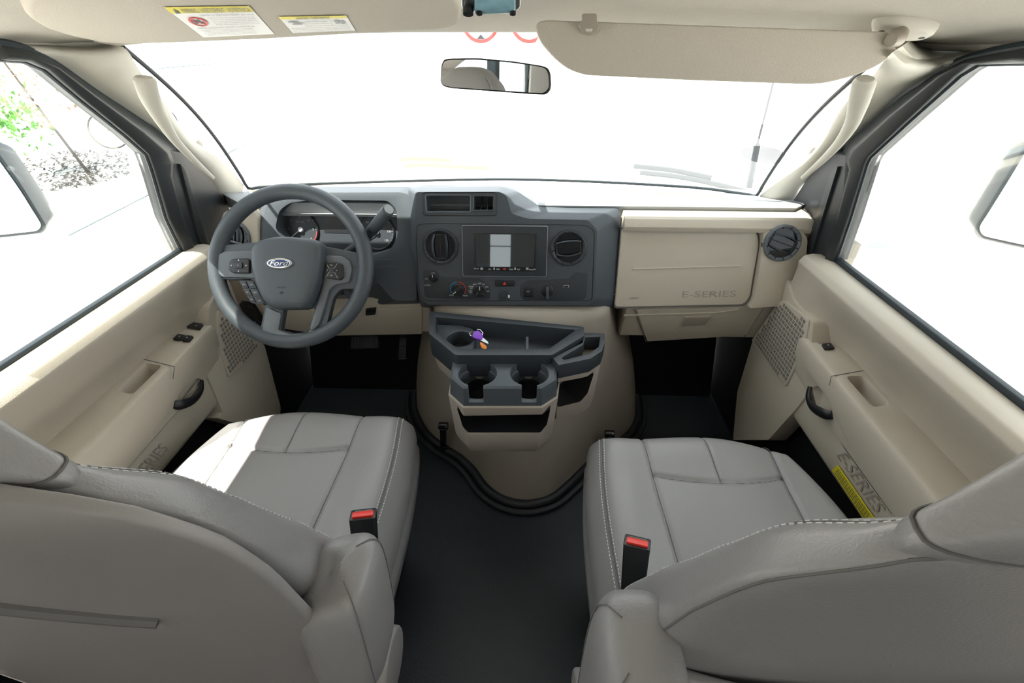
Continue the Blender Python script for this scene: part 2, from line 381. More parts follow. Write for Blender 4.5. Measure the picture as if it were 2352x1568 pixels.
def door(sx):
    pl = DP[sx]; d = thing('van_door', LAB[sx], 'door', (sx*.80, .75, .2), 'front doors'); L = sx < 0
    def ex(pts, y0, y1, **k):   # extrude |x|,z profile along y
        return ringloft([[V((sx*a, y0, b)) for a, b in pts], [V((sx*a, y1, b)) for a, b in pts]])
    # window frame : dark band between OUT and GL as quads
    o = smooth_path([pl.hit(*p) for p in OUT[sx][:-2]], 4); g = GL[sx]
    gtop = [pl.hit(*p) for p in g[:(10 if L else 9)]]
    def resamp(P, n):
        L_ = [0]; 
        for i in range(1, len(P)): L_.append(L_[-1]+(P[i]-P[i-1]).length)
        out = []
        for k in range(n):
            t = L_[-1]*k/(n-1); i = max(j for j in range(len(L_)-1) if L_[j] <= t+1e-9); q = (t-L_[i])/max(1e-9, L_[i+1]-L_[i]); out.append(P[i]*(1-q)+P[i+1]*q)
        return out
    ob = [pl.hit(*p) for p in (OUT[sx] if L else OUT[sx])]
    rings = []
    ga = [pl.hit(*p) for p in ([(0, 137), (57, 141), (102, 159), (179, 223), (287, 309), (338, 354), (347, 378), (354, 399), (383, 500), (425, 590)] if L else
                               [(2420, 144), (2352, 145), (2247, 147), (2205, 172), (2090, 275), (1998, 360), (1990, 375), (1987, 384), (1952, 500), (1918, 600)])]
    oa = [pl.hit(*p) for p in ([(0, 103), (57, 114), (128, 145), (223, 211), (344, 291), (400, 338), (412, 372), (402, 402), (428, 500), (452, 582)] if L else
                               [(2420, 108), (2352, 110), (2224, 135), (2147, 171), (2035, 250), (1950, 325), (1936, 352), (1950, 390), (1925, 500), (1898, 592)])]
    for a, b in zip(oa, ga):
        m_ = a*.45+b*.55
        rings.append([a+pl.n*.004, m_+pl.n*.016, b+pl.n*.006, b-pl.n*.03, a-pl.n*.03])
    v, f = ringloft(rings); obj('window_frame', v, f, winframe, d, bevel=.003, seg=2, ang=50)
    # outer dark frame under pillar
    oo = [pl.hit(*p) for p in OUT[sx]]; v, f = tube(smooth_path([p-pl.n*.006 for p in oo[:-2]], 3), .009, res=8); obj('door_seal', v, f, seal, d)
    v, f = tube([p-pl.n*.004 for p in ga[:-1]]+[ga[-1]-pl.n*.004], .004, res=6); obj('glass_channel', v, f, seal, d)
    prism('mirror_sail', pl, SAIL[sx], -.02, .012, winframe, d, r=.012, bevel=.008)
    # second sail bevelled ridge
    rid = [(395, 372), (412, 388), (468, 568), (450, 572)] if L else [(1945, 378), (1928, 392), (1862, 580), (1880, 582)]
    prism('sail_ridge', pl, rid, .010, .019, winframe, d, r=.004, bevel=.004)
    prism('window_glass', pl, g, -.022, -.018, glass, d)
    # door skin profile
    prof = [(.826, .762), (.826, .770), (.79, .773), (.770, .768), (.760, .752), (.764, .735), (.790, .69), (.816, .645), (.822, .60), (.775, .545), (.764, .51), (.762, .42), (.770, .402), (.80, .40), (.868, .42), (.868, .762)]
    if not L: prof = [(a, b-(.004 if b > .7 else 0)) for a, b in prof]
    shal = {(.790, .69): (.764, .69), (.816, .645): (.762, .645), (.822, .60): (.762, .60), (.775, .545): (.765, .545)}
    if not L: shal = {(a, b-(.004 if b > .7 else 0)): c_ for (a, b), c_ in shal.items()}
    p2 = [shal.get(p, p) for p in prof]
    v, f = ringloft([[V((sx*a, y, b)) for a, b in q_] for y, q_ in ((-.1, prof), (.88, prof), (.97, [((a+c_)/2, (b+d_)/2) for (a, b), (c_, d_) in zip(prof, p2)]), (1.01, p2), (1.105, p2))]); obj('door_panel', v, f, beige, d, bevel=.006)
    # rubber line at the glass
    v, f = box((min(sx*.820, sx*.834), -.1, .762), (max(sx*.820, sx*.834), 1.19 if 0 else 1.07, .778)); obj('belt_seal', v, f, seal, d, bevel=.002)
    # lower front panel
    plo = Pl((sx*.757, .9, .4), (-sx, 0, 0), (0, 1, 0))
    low = [(512, 640), (498, 690), (507, 705), (608, 793), (645, 935), (640, 1000), (500, 960), (512, 948), (495, 905), (469, 846), (478, 780), (480, 705)] if L else \
          [(1806, 640), (1795, 690), (1729, 780), (1693, 900), (1683, 1010), (1765, 1010), (1832, 935), (1872, 880), (1862, 800), (1868, 738), (1822, 690)]
    pts = rpoly([plo.px(*p) for p in low], .01)
    v, f = prismg(plo, pts, -.05, .0); obj('lower_front_panel', v, f, beige, d, bevel=.006)
    gr = [(497, 712), (545, 745), (596, 792), (560, 832), (522, 866), (508, 820), (497, 770)] if L else \
         [(1790, 694), (1806, 690), (1862, 734), (1850, 800), (1808, 888), (1729, 782)]
    gp = rpoly([plo.px(*p) for p in gr], .008)
    v, f = prismg(plo, gp, -.002, .005); gob = obj('speaker_grille', v, f, beige, d, bevel=.002)
    # basket weave of small slots
    xs = [p[0] for p in gp]; ys = [p[1] for p in gp]; parts = []
    def inside(x, y):
        c = False; n_ = len(gp)
        for i in range(n_):
            a, b = gp[i], gp[i-1]
            if (a[1] > y) != (b[1] > y) and x < (b[0]-a[0])*(y-a[1])/(b[1]-a[1])+a[0]: c = not c
        return c
    st = .0125; i = 0; x = min(xs)
    while x < max(xs):
        j = 0; y = min(ys)
        while y < max(ys):
            if all(inside(x+a*.008, y+b*.008) for a in (-1, 1) for b in (-1, 1)):
                for q in (-.0035, 0, .0035):
                    hw, hh = (.0042, .0009) if (i+j) % 2 else (.0009, .0042)
                    cx, cy = (x, y+q) if (i+j) % 2 else (x+q, y)
                    parts.append(prismg(plo, [(cx-hw, cy-hh), (cx+hw, cy-hh), (cx+hw, cy+hh), (cx-hw, cy+hh)], .0045, .0056))
            y += st; j += 1
        x += st; i += 1
    v, f = join_lists(parts); obj('grille_slot_pattern', v, f, seam, gob, smooth=False)
    # armrest
    def cs(y, zt, xi, xo=.83, zb=.49, ins=0):
        return [V((sx*a, y, b)) for a, b in ((xo, zt), (xi+.012, zt), (xi+.003, zt-.003), (xi, zt-.012), (xi+.003, zt-.05), (xi+.016, zb+.01), (xi+.025, zb), (xo, zb))]
    z0 = .613
    rings = [cs(.12, z0, .732), cs(.40, z0, .732), cs(.62, z0, .736), cs(.80, z0, .740), cs(.945, z0, .744), cs(.965, z0-.004, .750, zb=.505), cs(.978, z0-.020, .760, zb=.52)]
    v, f = ringloft(rings)
    zp = Pl((0, 0, z0), (0, 0, 1), (1, 0, 0))
    pk = [(268, 898), (327, 832), (374, 838), (312, 907)] if L else [(1941, 863), (1986, 861), (2052, 930), (2004, 936)]
    q = [zp.px(*p) for p in pk]; q = [(sx*max(.758, min(.808, abs(a))), b) for a, b in q]; q = rpoly(q, .012); cen = (sum(a for a, b in q)/len(q), sum(b for a, b in q)/len(q))
    q2 = [(cen[0]+(a-cen[0])*.86, cen[1]+(b-cen[1])*.9) for a, b in q]
    c1 = cutter(*prismg(zp, q, -.05, .02, pts0=q2))
    # finger scoop around the pull handle on the inner side
    ap = Pl((sx*.747, .8, .55), (-sx, 0, -.35), (0, 1, 0))
    hp = [(398, 932), (434, 908), (464, 874), (452, 866), (424, 884), (404, 908)] if L else [(1868, 890), (1880, 925), (1910, 960), (1916, 945), (1896, 908), (1878, 885)]
    hq = rpoly([ap.px(*p) for p in hp], .01)
    c2 = cutter(*prismg(ap, hq, -.016, .04))
    arm = obj('armrest', v, f, beige, d, bevel=.004, cut=[c1, c2], ang=45)
    # panel joint on armrest top and side seams
    sm = [(331, 825), (400, 842), (396, 870)] if L else [(1983, 851), (1910, 864), (1906, 885)]
    pts = [zp.hit(*sm[0])+V((0, 0, .0003)), zp.hit(*sm[1])+V((sx*-.001, 0, .0003)), ap.hit(*sm[2])+ap.n*.001]
    v, f = tube(pts, .0009, res=6); obj('joint_line', v, f, seam, d)
    # switches
    def sw(nm, quad, h, m_, par, **k):
        return prism(nm, zp, quad, -.002, h, m_, par, r=.003, bevel=.0015, **k)
    if L:
        a = sw('mirror_switch', [(423, 752), (434, 742), (468, 747), (460, 759)], .006, black, d)
        b = sw('window_switch', [(398, 782), (411, 770), (428, 773), (416, 784)], .006, black, d); c_ = sw('window_switch', [(418, 785), (430, 773), (446, 775), (435, 787)], .006, black, d)
        prs = [(a, (435, 750)), (a, (453, 752)), (b, (415, 777)), (c_, (432, 780))]
    else:
        a = sw('mirror_switch', [(1856, 766), (1890, 762), (1902, 774), (1866, 779)], .006, black, d)
        b = sw('window_switch', [(1886, 793), (1906, 791), (1916, 803), (1894, 805)], .006, black, d); prs = [(a, (1870, 770)), (a, (1888, 768)), (b, (1900, 797))]
        sw('switch_recess', [(1874, 782), (1898, 780), (1904, 788), (1882, 791)], .0006, taupe, d)
    for o_, c in prs:
        v, f = prismg(zp, disc(zp, zp.px(*c), .0016, 8), .0062, .0068); obj('switch_symbol', v, f, mark, o_)
    # pull handle : curved black loop
    if L: hpth = [(458, 872, .006), (446, 893, .016), (425, 912, .020), (403, 925, .014), (394, 928, .004)]; hr = [.006, .009, .0125, .013, .010]
    else: hpth = [(1866, 886, .006), (1873, 908, .016), (1888, 930, .020), (1908, 947, .014), (1917, 952, .004)]; hr = [.006, .009, .0125, .013, .010]
    pts = smooth_path([ap.at(*ap.px(a, b), h) for a, b, h in hpth], 6); rr = []
    for i in range(len(pts)):
        t = i/6; k = min(int(t), 3); rr.append(hr[k]*(1-t+k)+hr[k+1]*(t-k))
    v, f = tube(pts, rr, res=12, flat=.6, up=tuple(ap.n)); obj('pull_handle', v, f, black, d)
    # embossed letters on the lower panel
    lp = Pl((sx*.7625, .6, .46), (-sx, 0, -.04), (0, 1, 0))
    if L: quad = [(283, 1108), (368, 1016), (386, 1030), (318, 1118)]; s_ = 'E-SERIES'
    else: quad = [(1944, 1040), (2036, 1168), (2012, 1178), (1922, 1046)]; s_ = 'E-SERIES'
    pq = [lp.px(*p) for p in quad]
    v, f = textg(lp, s_, pq, .0016, px=False); obj('embossed_lettering', v, f, taupe, d)
    # armrest lower seam
    sm = [(258, 1100), (363, 989), (473, 846), (500, 795)] if L else [(2050, 1180), (1945, 1035), (1880, 925), (1845, 860)]
    v, f = tube([lp.hit(*p)+lp.n*.0012 for p in sm], .0009, res=6); obj('joint_line', v, f, seam, d)
    return d
for s_ in (-1, 1): door(s_)
# outer sill skins that close the body under the windows
# ================================================================== SIDE MIRRORS
for sx in (-1, 1):
    xx = sx*1.16
    quad = ([(-230, 330), (-40, 300), (52, 430), (108, 522), (98, 536), (0, 547), (-220, 560)] if sx < 0 else [(2560, 300), (2375, 300), (2300, 425), (2236, 528), (2246, 548), (2352, 572), (2540, 600)])
    yy = 1.22
    pl = Pl((xx, yy, .85), (-sx*.25, -1, .12), (1, 0, 0))
    mth = thing('side_mirror', ("dark framed side mirror outside the driver's window" if sx < 0 else 'dark framed side mirror outside the passenger window'), 'side mirror', (xx, yy, .7), 'side mirrors')
    pts = rpoly([pl.px(*p) for p in quad], .03); c = (sum(a for a, b in pts)/len(pts), sum(b for a, b in pts)/len(pts))
    v, f = prismg(pl, pts, -.09, .0, pts0=[(c[0]+(a-c[0])*.8, c[1]+(b-c[1])*.8) for a, b in pts]); obj('housing', v, f, seal, mth, bevel=.006)
    iq = [(c[0]+(a-c[0])*(.93), c[1]+(b-c[1])*(.90)) for a, b in pts]
    v, f = prismg(pl, iq, .0, .004); obj('mirror_glass', v, f, mirrorm, mth)
    v, f = box((min(sx*.86, sx*1.12), yy-.0, .70), (max(sx*.86, sx*1.12), yy+.05, .74)); obj('bracket', v, f, white, mth, bevel=.01)
# ================================================================== OUTSIDE
GZ = -.95
v, f = box((-60, -40, GZ-.1), (60, 70, GZ)); struct(obj('ground', v, f, concrete))
def gline(nm, pxs, wdt, m_, lab, cat, group=None):
    pts = [PZ(a, b, GZ+.012) for a, b in pxs]; v, f = tube(pts, wdt, res=6, flat=.3, up=(0, 0, 1)); o = obj(nm, v, f, m_); tag(o, lab, cat, group); return o
gline('pavement_line', [(155, 540), (360, 436)], .02, grey_line, 'grey line across the pavement outside the driver window', 'pavement joint')
gline('pavement_line', [(505, 360), (655, 282)], .02, grey_line, 'grey line on the pavement seen low through the windshield left side', 'pavement joint')
gline('pavement_line', [(332, 160), (500, 146)], .10, grey_line, 'wide pale line on the pavement seen at the top left of the windshield', 'pavement joint')
# wipers
for nm, pts, lab in (('wiper_blade', [(1738, 446, 1.50), (1650, 424, 1.545), (1560, 406, 1.585), (1470, 396, 1.61)], 'windshield wiper lying behind the passenger dash top'),
                     ('wiper_blade', [(1125, 386, 1.64), (1050, 383, 1.65), (975, 379, 1.65), (930, 381, 1.64)], 'windshield wiper lying low beyond the middle of the windshield')):
    t = thing('windshield_wiper', lab, 'wiper', PY(*pts[0]), 'windshield wipers')
    P_ = [PY(*p) for p in pts]
    v, f = tube(smooth_path(P_, 5), .008, res=6); obj('wiper_arm', v, f, winframe, t)
    v, f = tube(smooth_path([p+V((-.02, .02, .016)) for p in P_[1:]], 5), .008, res=6); obj('blade', v, f, rubber, t)
# antenna
t = thing('antenna', 'thin black whip antenna rising beyond the passenger side of the windshield', 'antenna', PY(1718, 442, 1.62))
v, f = tube([PY(1718, 442, 1.62), PY(1740, 330, 1.62)], .010, res=8); obj('antenna_base', v, f, winframe, t)
v, f = tube([PY(1740, 330, 1.62), PY(1776, 190, 1.62)], .0035, res=6); obj('antenna_mast', v, f, winframe, t)
# sticker on the windshield
st = Pl((.62, 1.33, .92), (-.25, -.72, -.66), (1, 0, 0))
c = st.px(1755, 356); pts = [(c[0]+math.cos(a)*.056, c[1]+math.sin(a)*.032) for a in [i*math.pi/16 for i in range(32)]]
v, f = prismg(st, pts, 0, .0006); o = obj('windshield_sticker', v, f, decal); tag(o, 'faint oval white sticker on the passenger side of the windshield', 'sticker')
# road signs
for (u, v_, lab, txt) in ((1103, 46, 'round red and white road sign with height digits, left of the two', '3.5'), (1216, 46, 'round red and white road sign with a black bar, right of the two', '')):
    Y = 7.0; p = PY(u, v_, Y); t = thing('road_sign', lab, 'road sign', (p.x, Y, GZ), 'round road signs')
    pl = Pl((p.x, Y, p.z), (-.02, -1, 0), (1, 0, 0)); rad = .245
    v, f = lathe(pl, (0, 0), [(rad, -.01), (rad, .0)], 48); obj('sign_plate', v, f, signw, t)
    v, f = arcband(pl, (0, 0), rad*.84, rad, 0, 2*math.pi, 0, .004, 48); obj('red_rim', v, f, redm, t)
    if txt:
        v, f = textbox(pl, "11'11\"", (0, -.055), .13, .004, bold=.01); obj('sign_digits', v, f, black, t)
        v, f = prismg(pl, [(-.05, -.20), (.05, -.20), (0, -.15)], 0, .004); obj('sign_arrow', v, f, black, t)
    else:
        v, f = prismg(pl, [(-.16, -.06), (.1, -.06), (.1, .08), (-.16, .08)], 0, .004); obj('sign_symbol', v, f, black, t)
    v, f = tube([V((p.x, Y+.03, GZ)), V((p.x, Y+.03, p.z+.3))], .03, res=10); obj('post', v, f, white, t)
# sapling with stake, mulch bed
t = thing('sapling', 'thin young tree with green and dry leaves beyond the driver window', 'tree', PZ(205, 400, GZ))
b0 = PZ(205, 400, GZ); top = PY(15, 150, b0.y+.1)
v, f = tube([b0, b0*.5+top*.5, top+(top-b0)*.3], [.03, .022, .012], res=8); obj('trunk', v, f, bark, t)
def leaves(cx, n, spread, size):
    parts = []
    for i in range(n):
        p = cx+V([random.gauss(0, s) for s in spread]); a = V([random.uniform(-1, 1) for _ in range(3)]).normalized(); b = a.cross(V((.3, .2, .9))).normalized(); s = size*random.uniform(.6, 1.3)
        parts.append(([p-a*s, p+b*s*.45+a.cross(b)*s*.1, p+a*s, p-b*s*.45+a.cross(b)*s*.1], [[0, 1, 2, 3]]))
    return join_lists(parts)
q = PY(12, 262, b0.y); v, f = leaves(q, 330, (.26, .2, .26), .07); o = obj('foliage', v, f, leafm, t); o['kind'] = 'stuff'
q = PY(60, 215, b0.y); v, f = leaves(q, 140, (.42, .2, .24), .05); o = obj('dry_foliage', v, f, leafp, t); o['kind'] = 'stuff'
parts = []
mp = [PZ(a, b, GZ+.01) for a, b in ((50, 368), (180, 345), (290, 350), (300, 400), (200, 430), (95, 440))]
cc = sum(mp, V())/len(mp)
for i in range(900):
    k = random.randrange(len(mp)); a, b = random.random()**.5, random.random(); p = cc+((mp[k]*(1-b)+mp[k-1]*b)-cc)*a
    s = random.uniform(.01, .05); r_ = random.uniform(0, 3); d1 = V((math.cos(r_), math.sin(r_), random.uniform(0, .4)))*s; d2 = V((-math.sin(r_), math.cos(r_), .1))*s*.4
    z = V((0, 0, random.uniform(0, .03))); parts.append(([p+z-d1-d2, p+z+d1-d2, p+z+d1+d2, p+z-d1+d2], [[0, 1, 2, 3]]))
v, f = join_lists(parts); o = obj('mulch_bed', v, f, mulch, smooth=False); o['kind'] = 'stuff'; tag(o, 'dark bark mulch scattered on the pavement around the sapling', 'mulch')
# bicycle
bc = PZ(250, 300, GZ+.35); t = thing('bicycle', 'black bicycle parked beyond the driver side pillar', 'bicycle', (bc.x, bc.y, GZ))
for dx in (0, 1.05):
    c = bc+V((dx*.5, dx*.85, 0)); pts = [c+V((.5*math.cos(a)*.34, .85*math.cos(a)*.34, math.sin(a)*.34)) for a in [i*math.pi/20 for i in range(40)]]
    wh = obj('wheel', *tube(pts, .018, closed=True, res=6), rubber, t)
    sp = [tube([c, p], .002, res=4) for p in pts[::3]]; v, f = join_lists(sp); obj('spokes', v, f, satin, wh)
e = -V((.5, .85, 0)).normalized()
fr = [bc, bc-e*.1+V((0, 0, .55)), bc-e*.62+V((0, 0, .5)), bc-e*.5, bc-e*1.0, bc-e*.62+V((0, 0, .5)), bc-e*.12+V((0, 0, .42)), bc-e*.5]
v, f = join_lists([tube([fr[i], fr[i+1]], .016, res=8) for i in range(len(fr)-1)]); obj('frame', v, f, black, t)
v, f = tube([bc-e*.1+V((-.2, .1, .62)), bc-e*.1+V((0, 0, .6)), bc-e*.1+V((.2, -.1, .62))], .012, res=8); obj('handlebar', v, f, black, t)
v, f = ringloft([[bc-e*.75+V((-.06, 0, .58)), bc-e*.75+V((.06, 0, .58)), bc-e*.5+V((0, 0, .6))], [bc-e*.75+V((-.06, 0, .62)), bc-e*.75+V((.06, 0, .62)), bc-e*.5+V((0, 0, .63))]]); obj('saddle', v, f, black, t, bevel=.01)
# ================================================================== DASHBOARD
dash = thing('dashboard', 'beige and charcoal dashboard running across the cab under the windshield', 'dashboard', (0, 1.3, .46))
prof = [(1.555, .802), (1.215, .846), (1.185, .844), (1.160, .833), (1.150, .815), (1.153, .802), (1.168, .797), (1.120, .612), (1.126, .600), (1.165, .466), (1.19, .455), (1.45, .47), (1.555, .70)]
rings = []
cy_, cz_ = 1.30, .66
for x, s in ((-.775, .80), (-.77, .86), (-.755, .93), (-.735, .98), (-.70, 1), (-.220, 1), (-.214, 1), (.308, 1), (.314, 1), (.346, 1), (.352, 1), (.60, 1), (.78, 1), (.805, .985), (.825, .95), (.84, .88), (.845, .82)):
    k = 1.0
    if x > .3: yo = -.0; 
    dv = .11 if x < .311 else 0
    und = -.217 < x < .349
    rings.append([V((x, cy_+(a-cy_)*s+(dv if (a < 1.25 and b > .60) else 0), max(cz_+(b-cz_)*s, .612+.002*i if und else 0))) for i, (a, b) in enumerate(prof)])
v, f = ringloft(rings); obj('dash_body', v, f, beige, dash, bevel=.003, ang=50)
XH = (1, 0, 0)
D = Pl((.4, 1.168, .797), (0, -.187, .048), XH)
# end panel around the passenger air vent
def frus(name, pl, front, base, db, back, m, parent, r=.004, bevel=.004, cut=None, ang=40):
    pb = Pl(pl.o-pl.n*db, pl.n, pl.x)
    fr = rpoly([pl.px(*p) for p in front], r); bs = rpoly([pb.px(*p) for p in base], r)
    R0 = [pl.at(a, b, 0) for a, b in fr]; R1 = [pb.at(a, b, 0) for a, b in bs]; R2 = [p-pl.n*back for p in R1]
    v, f = ringloft([R2, R1, R0]); return obj(name, v, f, m, parent, bevel=bevel, cut=cut, ang=ang)
prism('vent_end_panel', D, [(1744, 531), (1770, 524), (1828, 524), (1846, 545), (1840, 605), (1817, 688), (1800, 698), (1712, 704), (1724, 690), (1745, 560)], -.03, .020, beige, dash, r=.012, bevel=.008)
prism('airbag_gap', D, [(1426, 519), (1715, 522), (1742, 531), (1746, 560), (1725, 684), (1712, 702), (1410, 708)], -.01, .0008, seam, dash, r=.01)
ab = prism('airbag_door', D, [(1427, 522), (1714, 525), (1738, 533), (1742, 560), (1721, 682), (1706, 699), (1411, 705)], -.01, .004, beige, dash, r=.012, bevel=.003)
v, f = tube([D.at(*D.px(1452, 617), .0042), D.at(*D.px(1700, 610), .0042)], .0022, res=8); obj('door_groove', v, f, beige, ab)
v, f = textg(D, 'E-SERIES', [(1568, 668), (1690, 666), (1688, 680), (1565, 682)], .0052); obj('embossed_lettering', v, f, taupe, ab)
v, f = textg(D, 'AIRBAG', [(1443, 682), (1468, 681), (1467, 685), (1442, 686)], .0046, shear=.3); obj('airbag_lettering', v, f, seam, ab)
# lower glove box
Lw = Pl((.5, 1.126, .600), (0, -.134, -.039), XH)
gb = prism('glove_box_door', Lw, [(1462, 711), (1700, 702), (1762, 690), (1712, 768), (1486, 782)], -.01, .004, beige, dash, r=.004, bevel=.002)
v, f = tube([Lw.at(*Lw.px(1432, 722), .004), Lw.at(*Lw.px(1640, 716), .005), Lw.at(*Lw.px(1695, 708), .005)], .004, res=8, flat=.5, up=tuple(Lw.n)); obj('ledge_ridge', v, f, beige, gb)
prism('latch_recess', Lw, [(1572, 724), (1634, 721), (1622, 742), (1626, 758), (1546, 762), (1560, 745)], .003, .0055, beige, gb, r=.004, bevel=.002)
prism('latch', Lw, [(1572, 724), (1632, 722), (1618, 741), (1563, 744)], .005, .010, taupe, gb, r=.002, bevel=.002)
v, f = tube([Lw.at(*Lw.px(1457, 710), .002), Lw.at(*Lw.px(1484, 784), .002)], .0013, res=6); obj('joint_line', v, f, seam, dash)
v, f = tube([Lw.at(*Lw.px(1762, 692), .001), Lw.at(*Lw.px(1708, 775), .001)], .001, res=6); obj('joint_line', v, f, seam, dash)
# top pad : deck from the front lip to the windshield
def padz(y): return .846-(y-1.19)*.13
px_ = [-.80+1.64*i/40 for i in range(41)]
def ywin(x):  # windshield base y at x
    b = min(range(len(wb)), key=lambda i: abs(wb[i].x-x)); return wb[b].y
rows = [[], [], [], []]
for x in px_:
    yb = ywin(max(-.78, min(.76, x)))-.004
    rr_ = max(0, (abs(x-.02)-.74))*.9
    for r, (y, z) in zip(rows, ((1.196+rr_, padz(1.196)+.002), (1.19+rr_, padz(1.19)+.010), (1.20+rr_, padz(1.20)+.0125), (yb, padz(yb)+.004))): r.append(V((x, y, z)))
rows = [rows[0], rows[1], rows[2]]+[[a*(1-t)+b*t for a, b in zip(rows[2], rows[3])] for t in [i/8 for i in range(1, 9)]]
nn = 41; vs = [p for r in rows for p in r]; fs = [[j*nn+i, j*nn+i+1, (j+1)*nn+i+1, (j+1)*nn+i] for j in range(len(rows)-1) for i in range(nn-1)]
o2 = len(vs); vs += [p-V((0, 0, .03)) for p in vs]; fs += [[q+o2 for q in r[::-1]] for r in fs[:]]
bd = [0*nn+i for i in range(nn)]; top_ = [(len(rows)-1)*nn+i for i in range(nn)]
for L_ in (bd, top_[::-1], [j*nn for j in range(len(rows))][::-1], [j*nn+nn-1 for j in range(len(rows))]):
    for a, b in zip(L_[:-1], L_[1:]): fs.append([a, b, b+o2, a+o2][::-1])
tp = Pl((1.0*.5, 1.30, padz(1.30)+.010), (0, .13, 1), XH)
q = rpoly([tp.px(*p) for p in [(1288, 424), (1420, 432), (1600, 444), (1690, 454), (1655, 470), (1420, 468), (1300, 462)]], .012)
padob = obj('top_pad', vs, fs, pad, dash, cut=[cutter(*prismg(tp, q, -.022, .06))], ang=35)
v, f = prismg(tp, [tp.px(*p) for p in [(1382, 430), (1390, 430), (1408, 472), (1396, 472)]], -.022, .0); obj('tray_divider', v, f, pad, padob, bevel=.003)
# ---- instrument hood
H = Pl(PY(760, 520, 1.165), (0, -.955, .30), XH)
fr = [(612, 470), (645, 450), (700, 442), (925, 441), (947, 452), (950, 560), (958, 690), (905, 690), (860, 640), (760, 620), (650, 620), (600, 600), (594, 540)]
bs = [(582, 470), (622, 441), (690, 429), (935, 428), (956, 436), (958, 560), (974, 700), (860, 702), (820, 690), (760, 680), (650, 660), (585, 620), (572, 540)]
op = [(640, 482), (664, 464), (720, 457), (892, 459), (912, 477), (916, 540), (900, 574), (862, 586), (760, 590), (662, 570), (630, 524)]
oq = rpoly([H.px(*p) for p in op], .012); cx_ = sum(a for a, b in oq)/len(oq); cy2 = sum(b for a, b in oq)/len(oq)
oq2 = [(cx_+(a-cx_)*.97, cy2+(b-cy2)*.93) for a, b in oq]
hood = frus('instrument_hood', H, fr, bs, .045, .10, dark, dash, r=.012, bevel=.010, cut=[cutter(*prismg(H, oq, -.045, .03, pts0=oq2))])
Hc = Pl(H.o-H.n*.042, H.n, XH)
q = [Hc.px(*p) for p in op]; q = [(cx_+(a-cx_)*.96, cy2+(b-cy2)*.92) for a, b in oq]
v, f = prismg(H, q, -.045, -.042); cl = obj('instrument_cluster', v, f, darker, dash)
for (u, vv, nums, na) in ((692, 527, [(-2.5+0, ''), ], 0), (866, 532, [], 1)):
    c = Hc.px(u, vv); rg = .050
    v, f = lathe(Hc, c, [(rg, 0), (rg, .004), (rg-.002, .006), (rg-.004, .004), (rg-.005, .001), (0.001, .001)], 48); obj('gauge_dial', v, f, darker, cl)
    parts = []
    labs = ['0', '1', '2', '3', '4', '5', '6'] if na == 0 else ['0', '20', '40', '60', '80', '100', '120']
    for i, s_ in enumerate(labs):
        a = R_(222-264*i/6); parts.append(textbox(Hc, s_, (c[0]+math.cos(a)*rg*.70, c[1]+math.sin(a)*rg*.70), .0055, .0022))
    for i in range(25):
        a = R_(222-264*i/24); r0 = rg*(.82 if i % 4 == 0 else .86)
        d0, d1 = (math.cos(a), math.sin(a)), (-math.sin(a)*.0004, math.cos(a)*.0004)
        parts.append(prismg(Hc, [(c[0]+d0[0]*r0-d1[0], c[1]+d0[1]*r0-d1[1]), (c[0]+d0[0]*rg*.9-d1[0], c[1]+d0[1]*rg*.9-d1[1]), (c[0]+d0[0]*rg*.9+d1[0], c[1]+d0[1]*rg*.9+d1[1]), (c[0]+d0[0]*r0+d1[0], c[1]+d0[1]*r0+d1[1])], .0018, .0022))
    if na == 0: parts.append(textbox(Hc, 'RPM x 1000', (c[0], c[1]+rg*.42), .0032, .0022))
    else: parts.append(textbox(Hc, 'MPH', (c[0], c[1]+rg*.40), .0035, .0022))
    v, f = join_lists(parts); obj('dial_markings', v, f, greymark, cl, smooth=False)
    a = R_(216); e = (c[0]+math.cos(a)*rg*.78, c[1]+math.sin(a)*rg*.78)
    v, f = join_lists([tube([Hc.at(*c, .006), Hc.at(*e, .005)], [.0014, .0006], res=6), lathe(Hc, c, [(.007, .001), (.007, .006), (.005, .008)], 20)]); obj('needle', v, f, mark, cl)
    if na == 0:
        v, f = arcband(Hc, c, rg*.86, rg*.90, R_(-42), R_(-5), .0018, .0023); obj('red_zone', v, f, redmark, cl)
v, f = prismg(Hc, rpoly([Hc.px(*p) for p in [(745, 492), (812, 492), (806, 536), (745, 534)]], .003), 0, .001); obj('trip_display', v, f, black, cl)
v, f = prismg(Hc, rpoly([Hc.px(*p) for p in [(712, 462), (842, 464), (840, 478), (722, 477)]], .005), 0, .0012); wl = obj('warning_lamp_strip', v, f, black, cl)
for i in range(5):
    v, f = arcband(Hc, Hc.px(725+i*26, 470), .0016, .0022, .3*i, 4+.3*i, .0012, .0018, 10); obj('warning_symbol', v, f, greymark, wl)
# column opening trim under the cluster
v, f = tube([H.at(*H.px(*p), .002) for p in [(868, 596), (905, 596), (905, 612), (868, 612)]], .0006, closed=True, res=5); obj('joint_line', v, f, seam, dash)
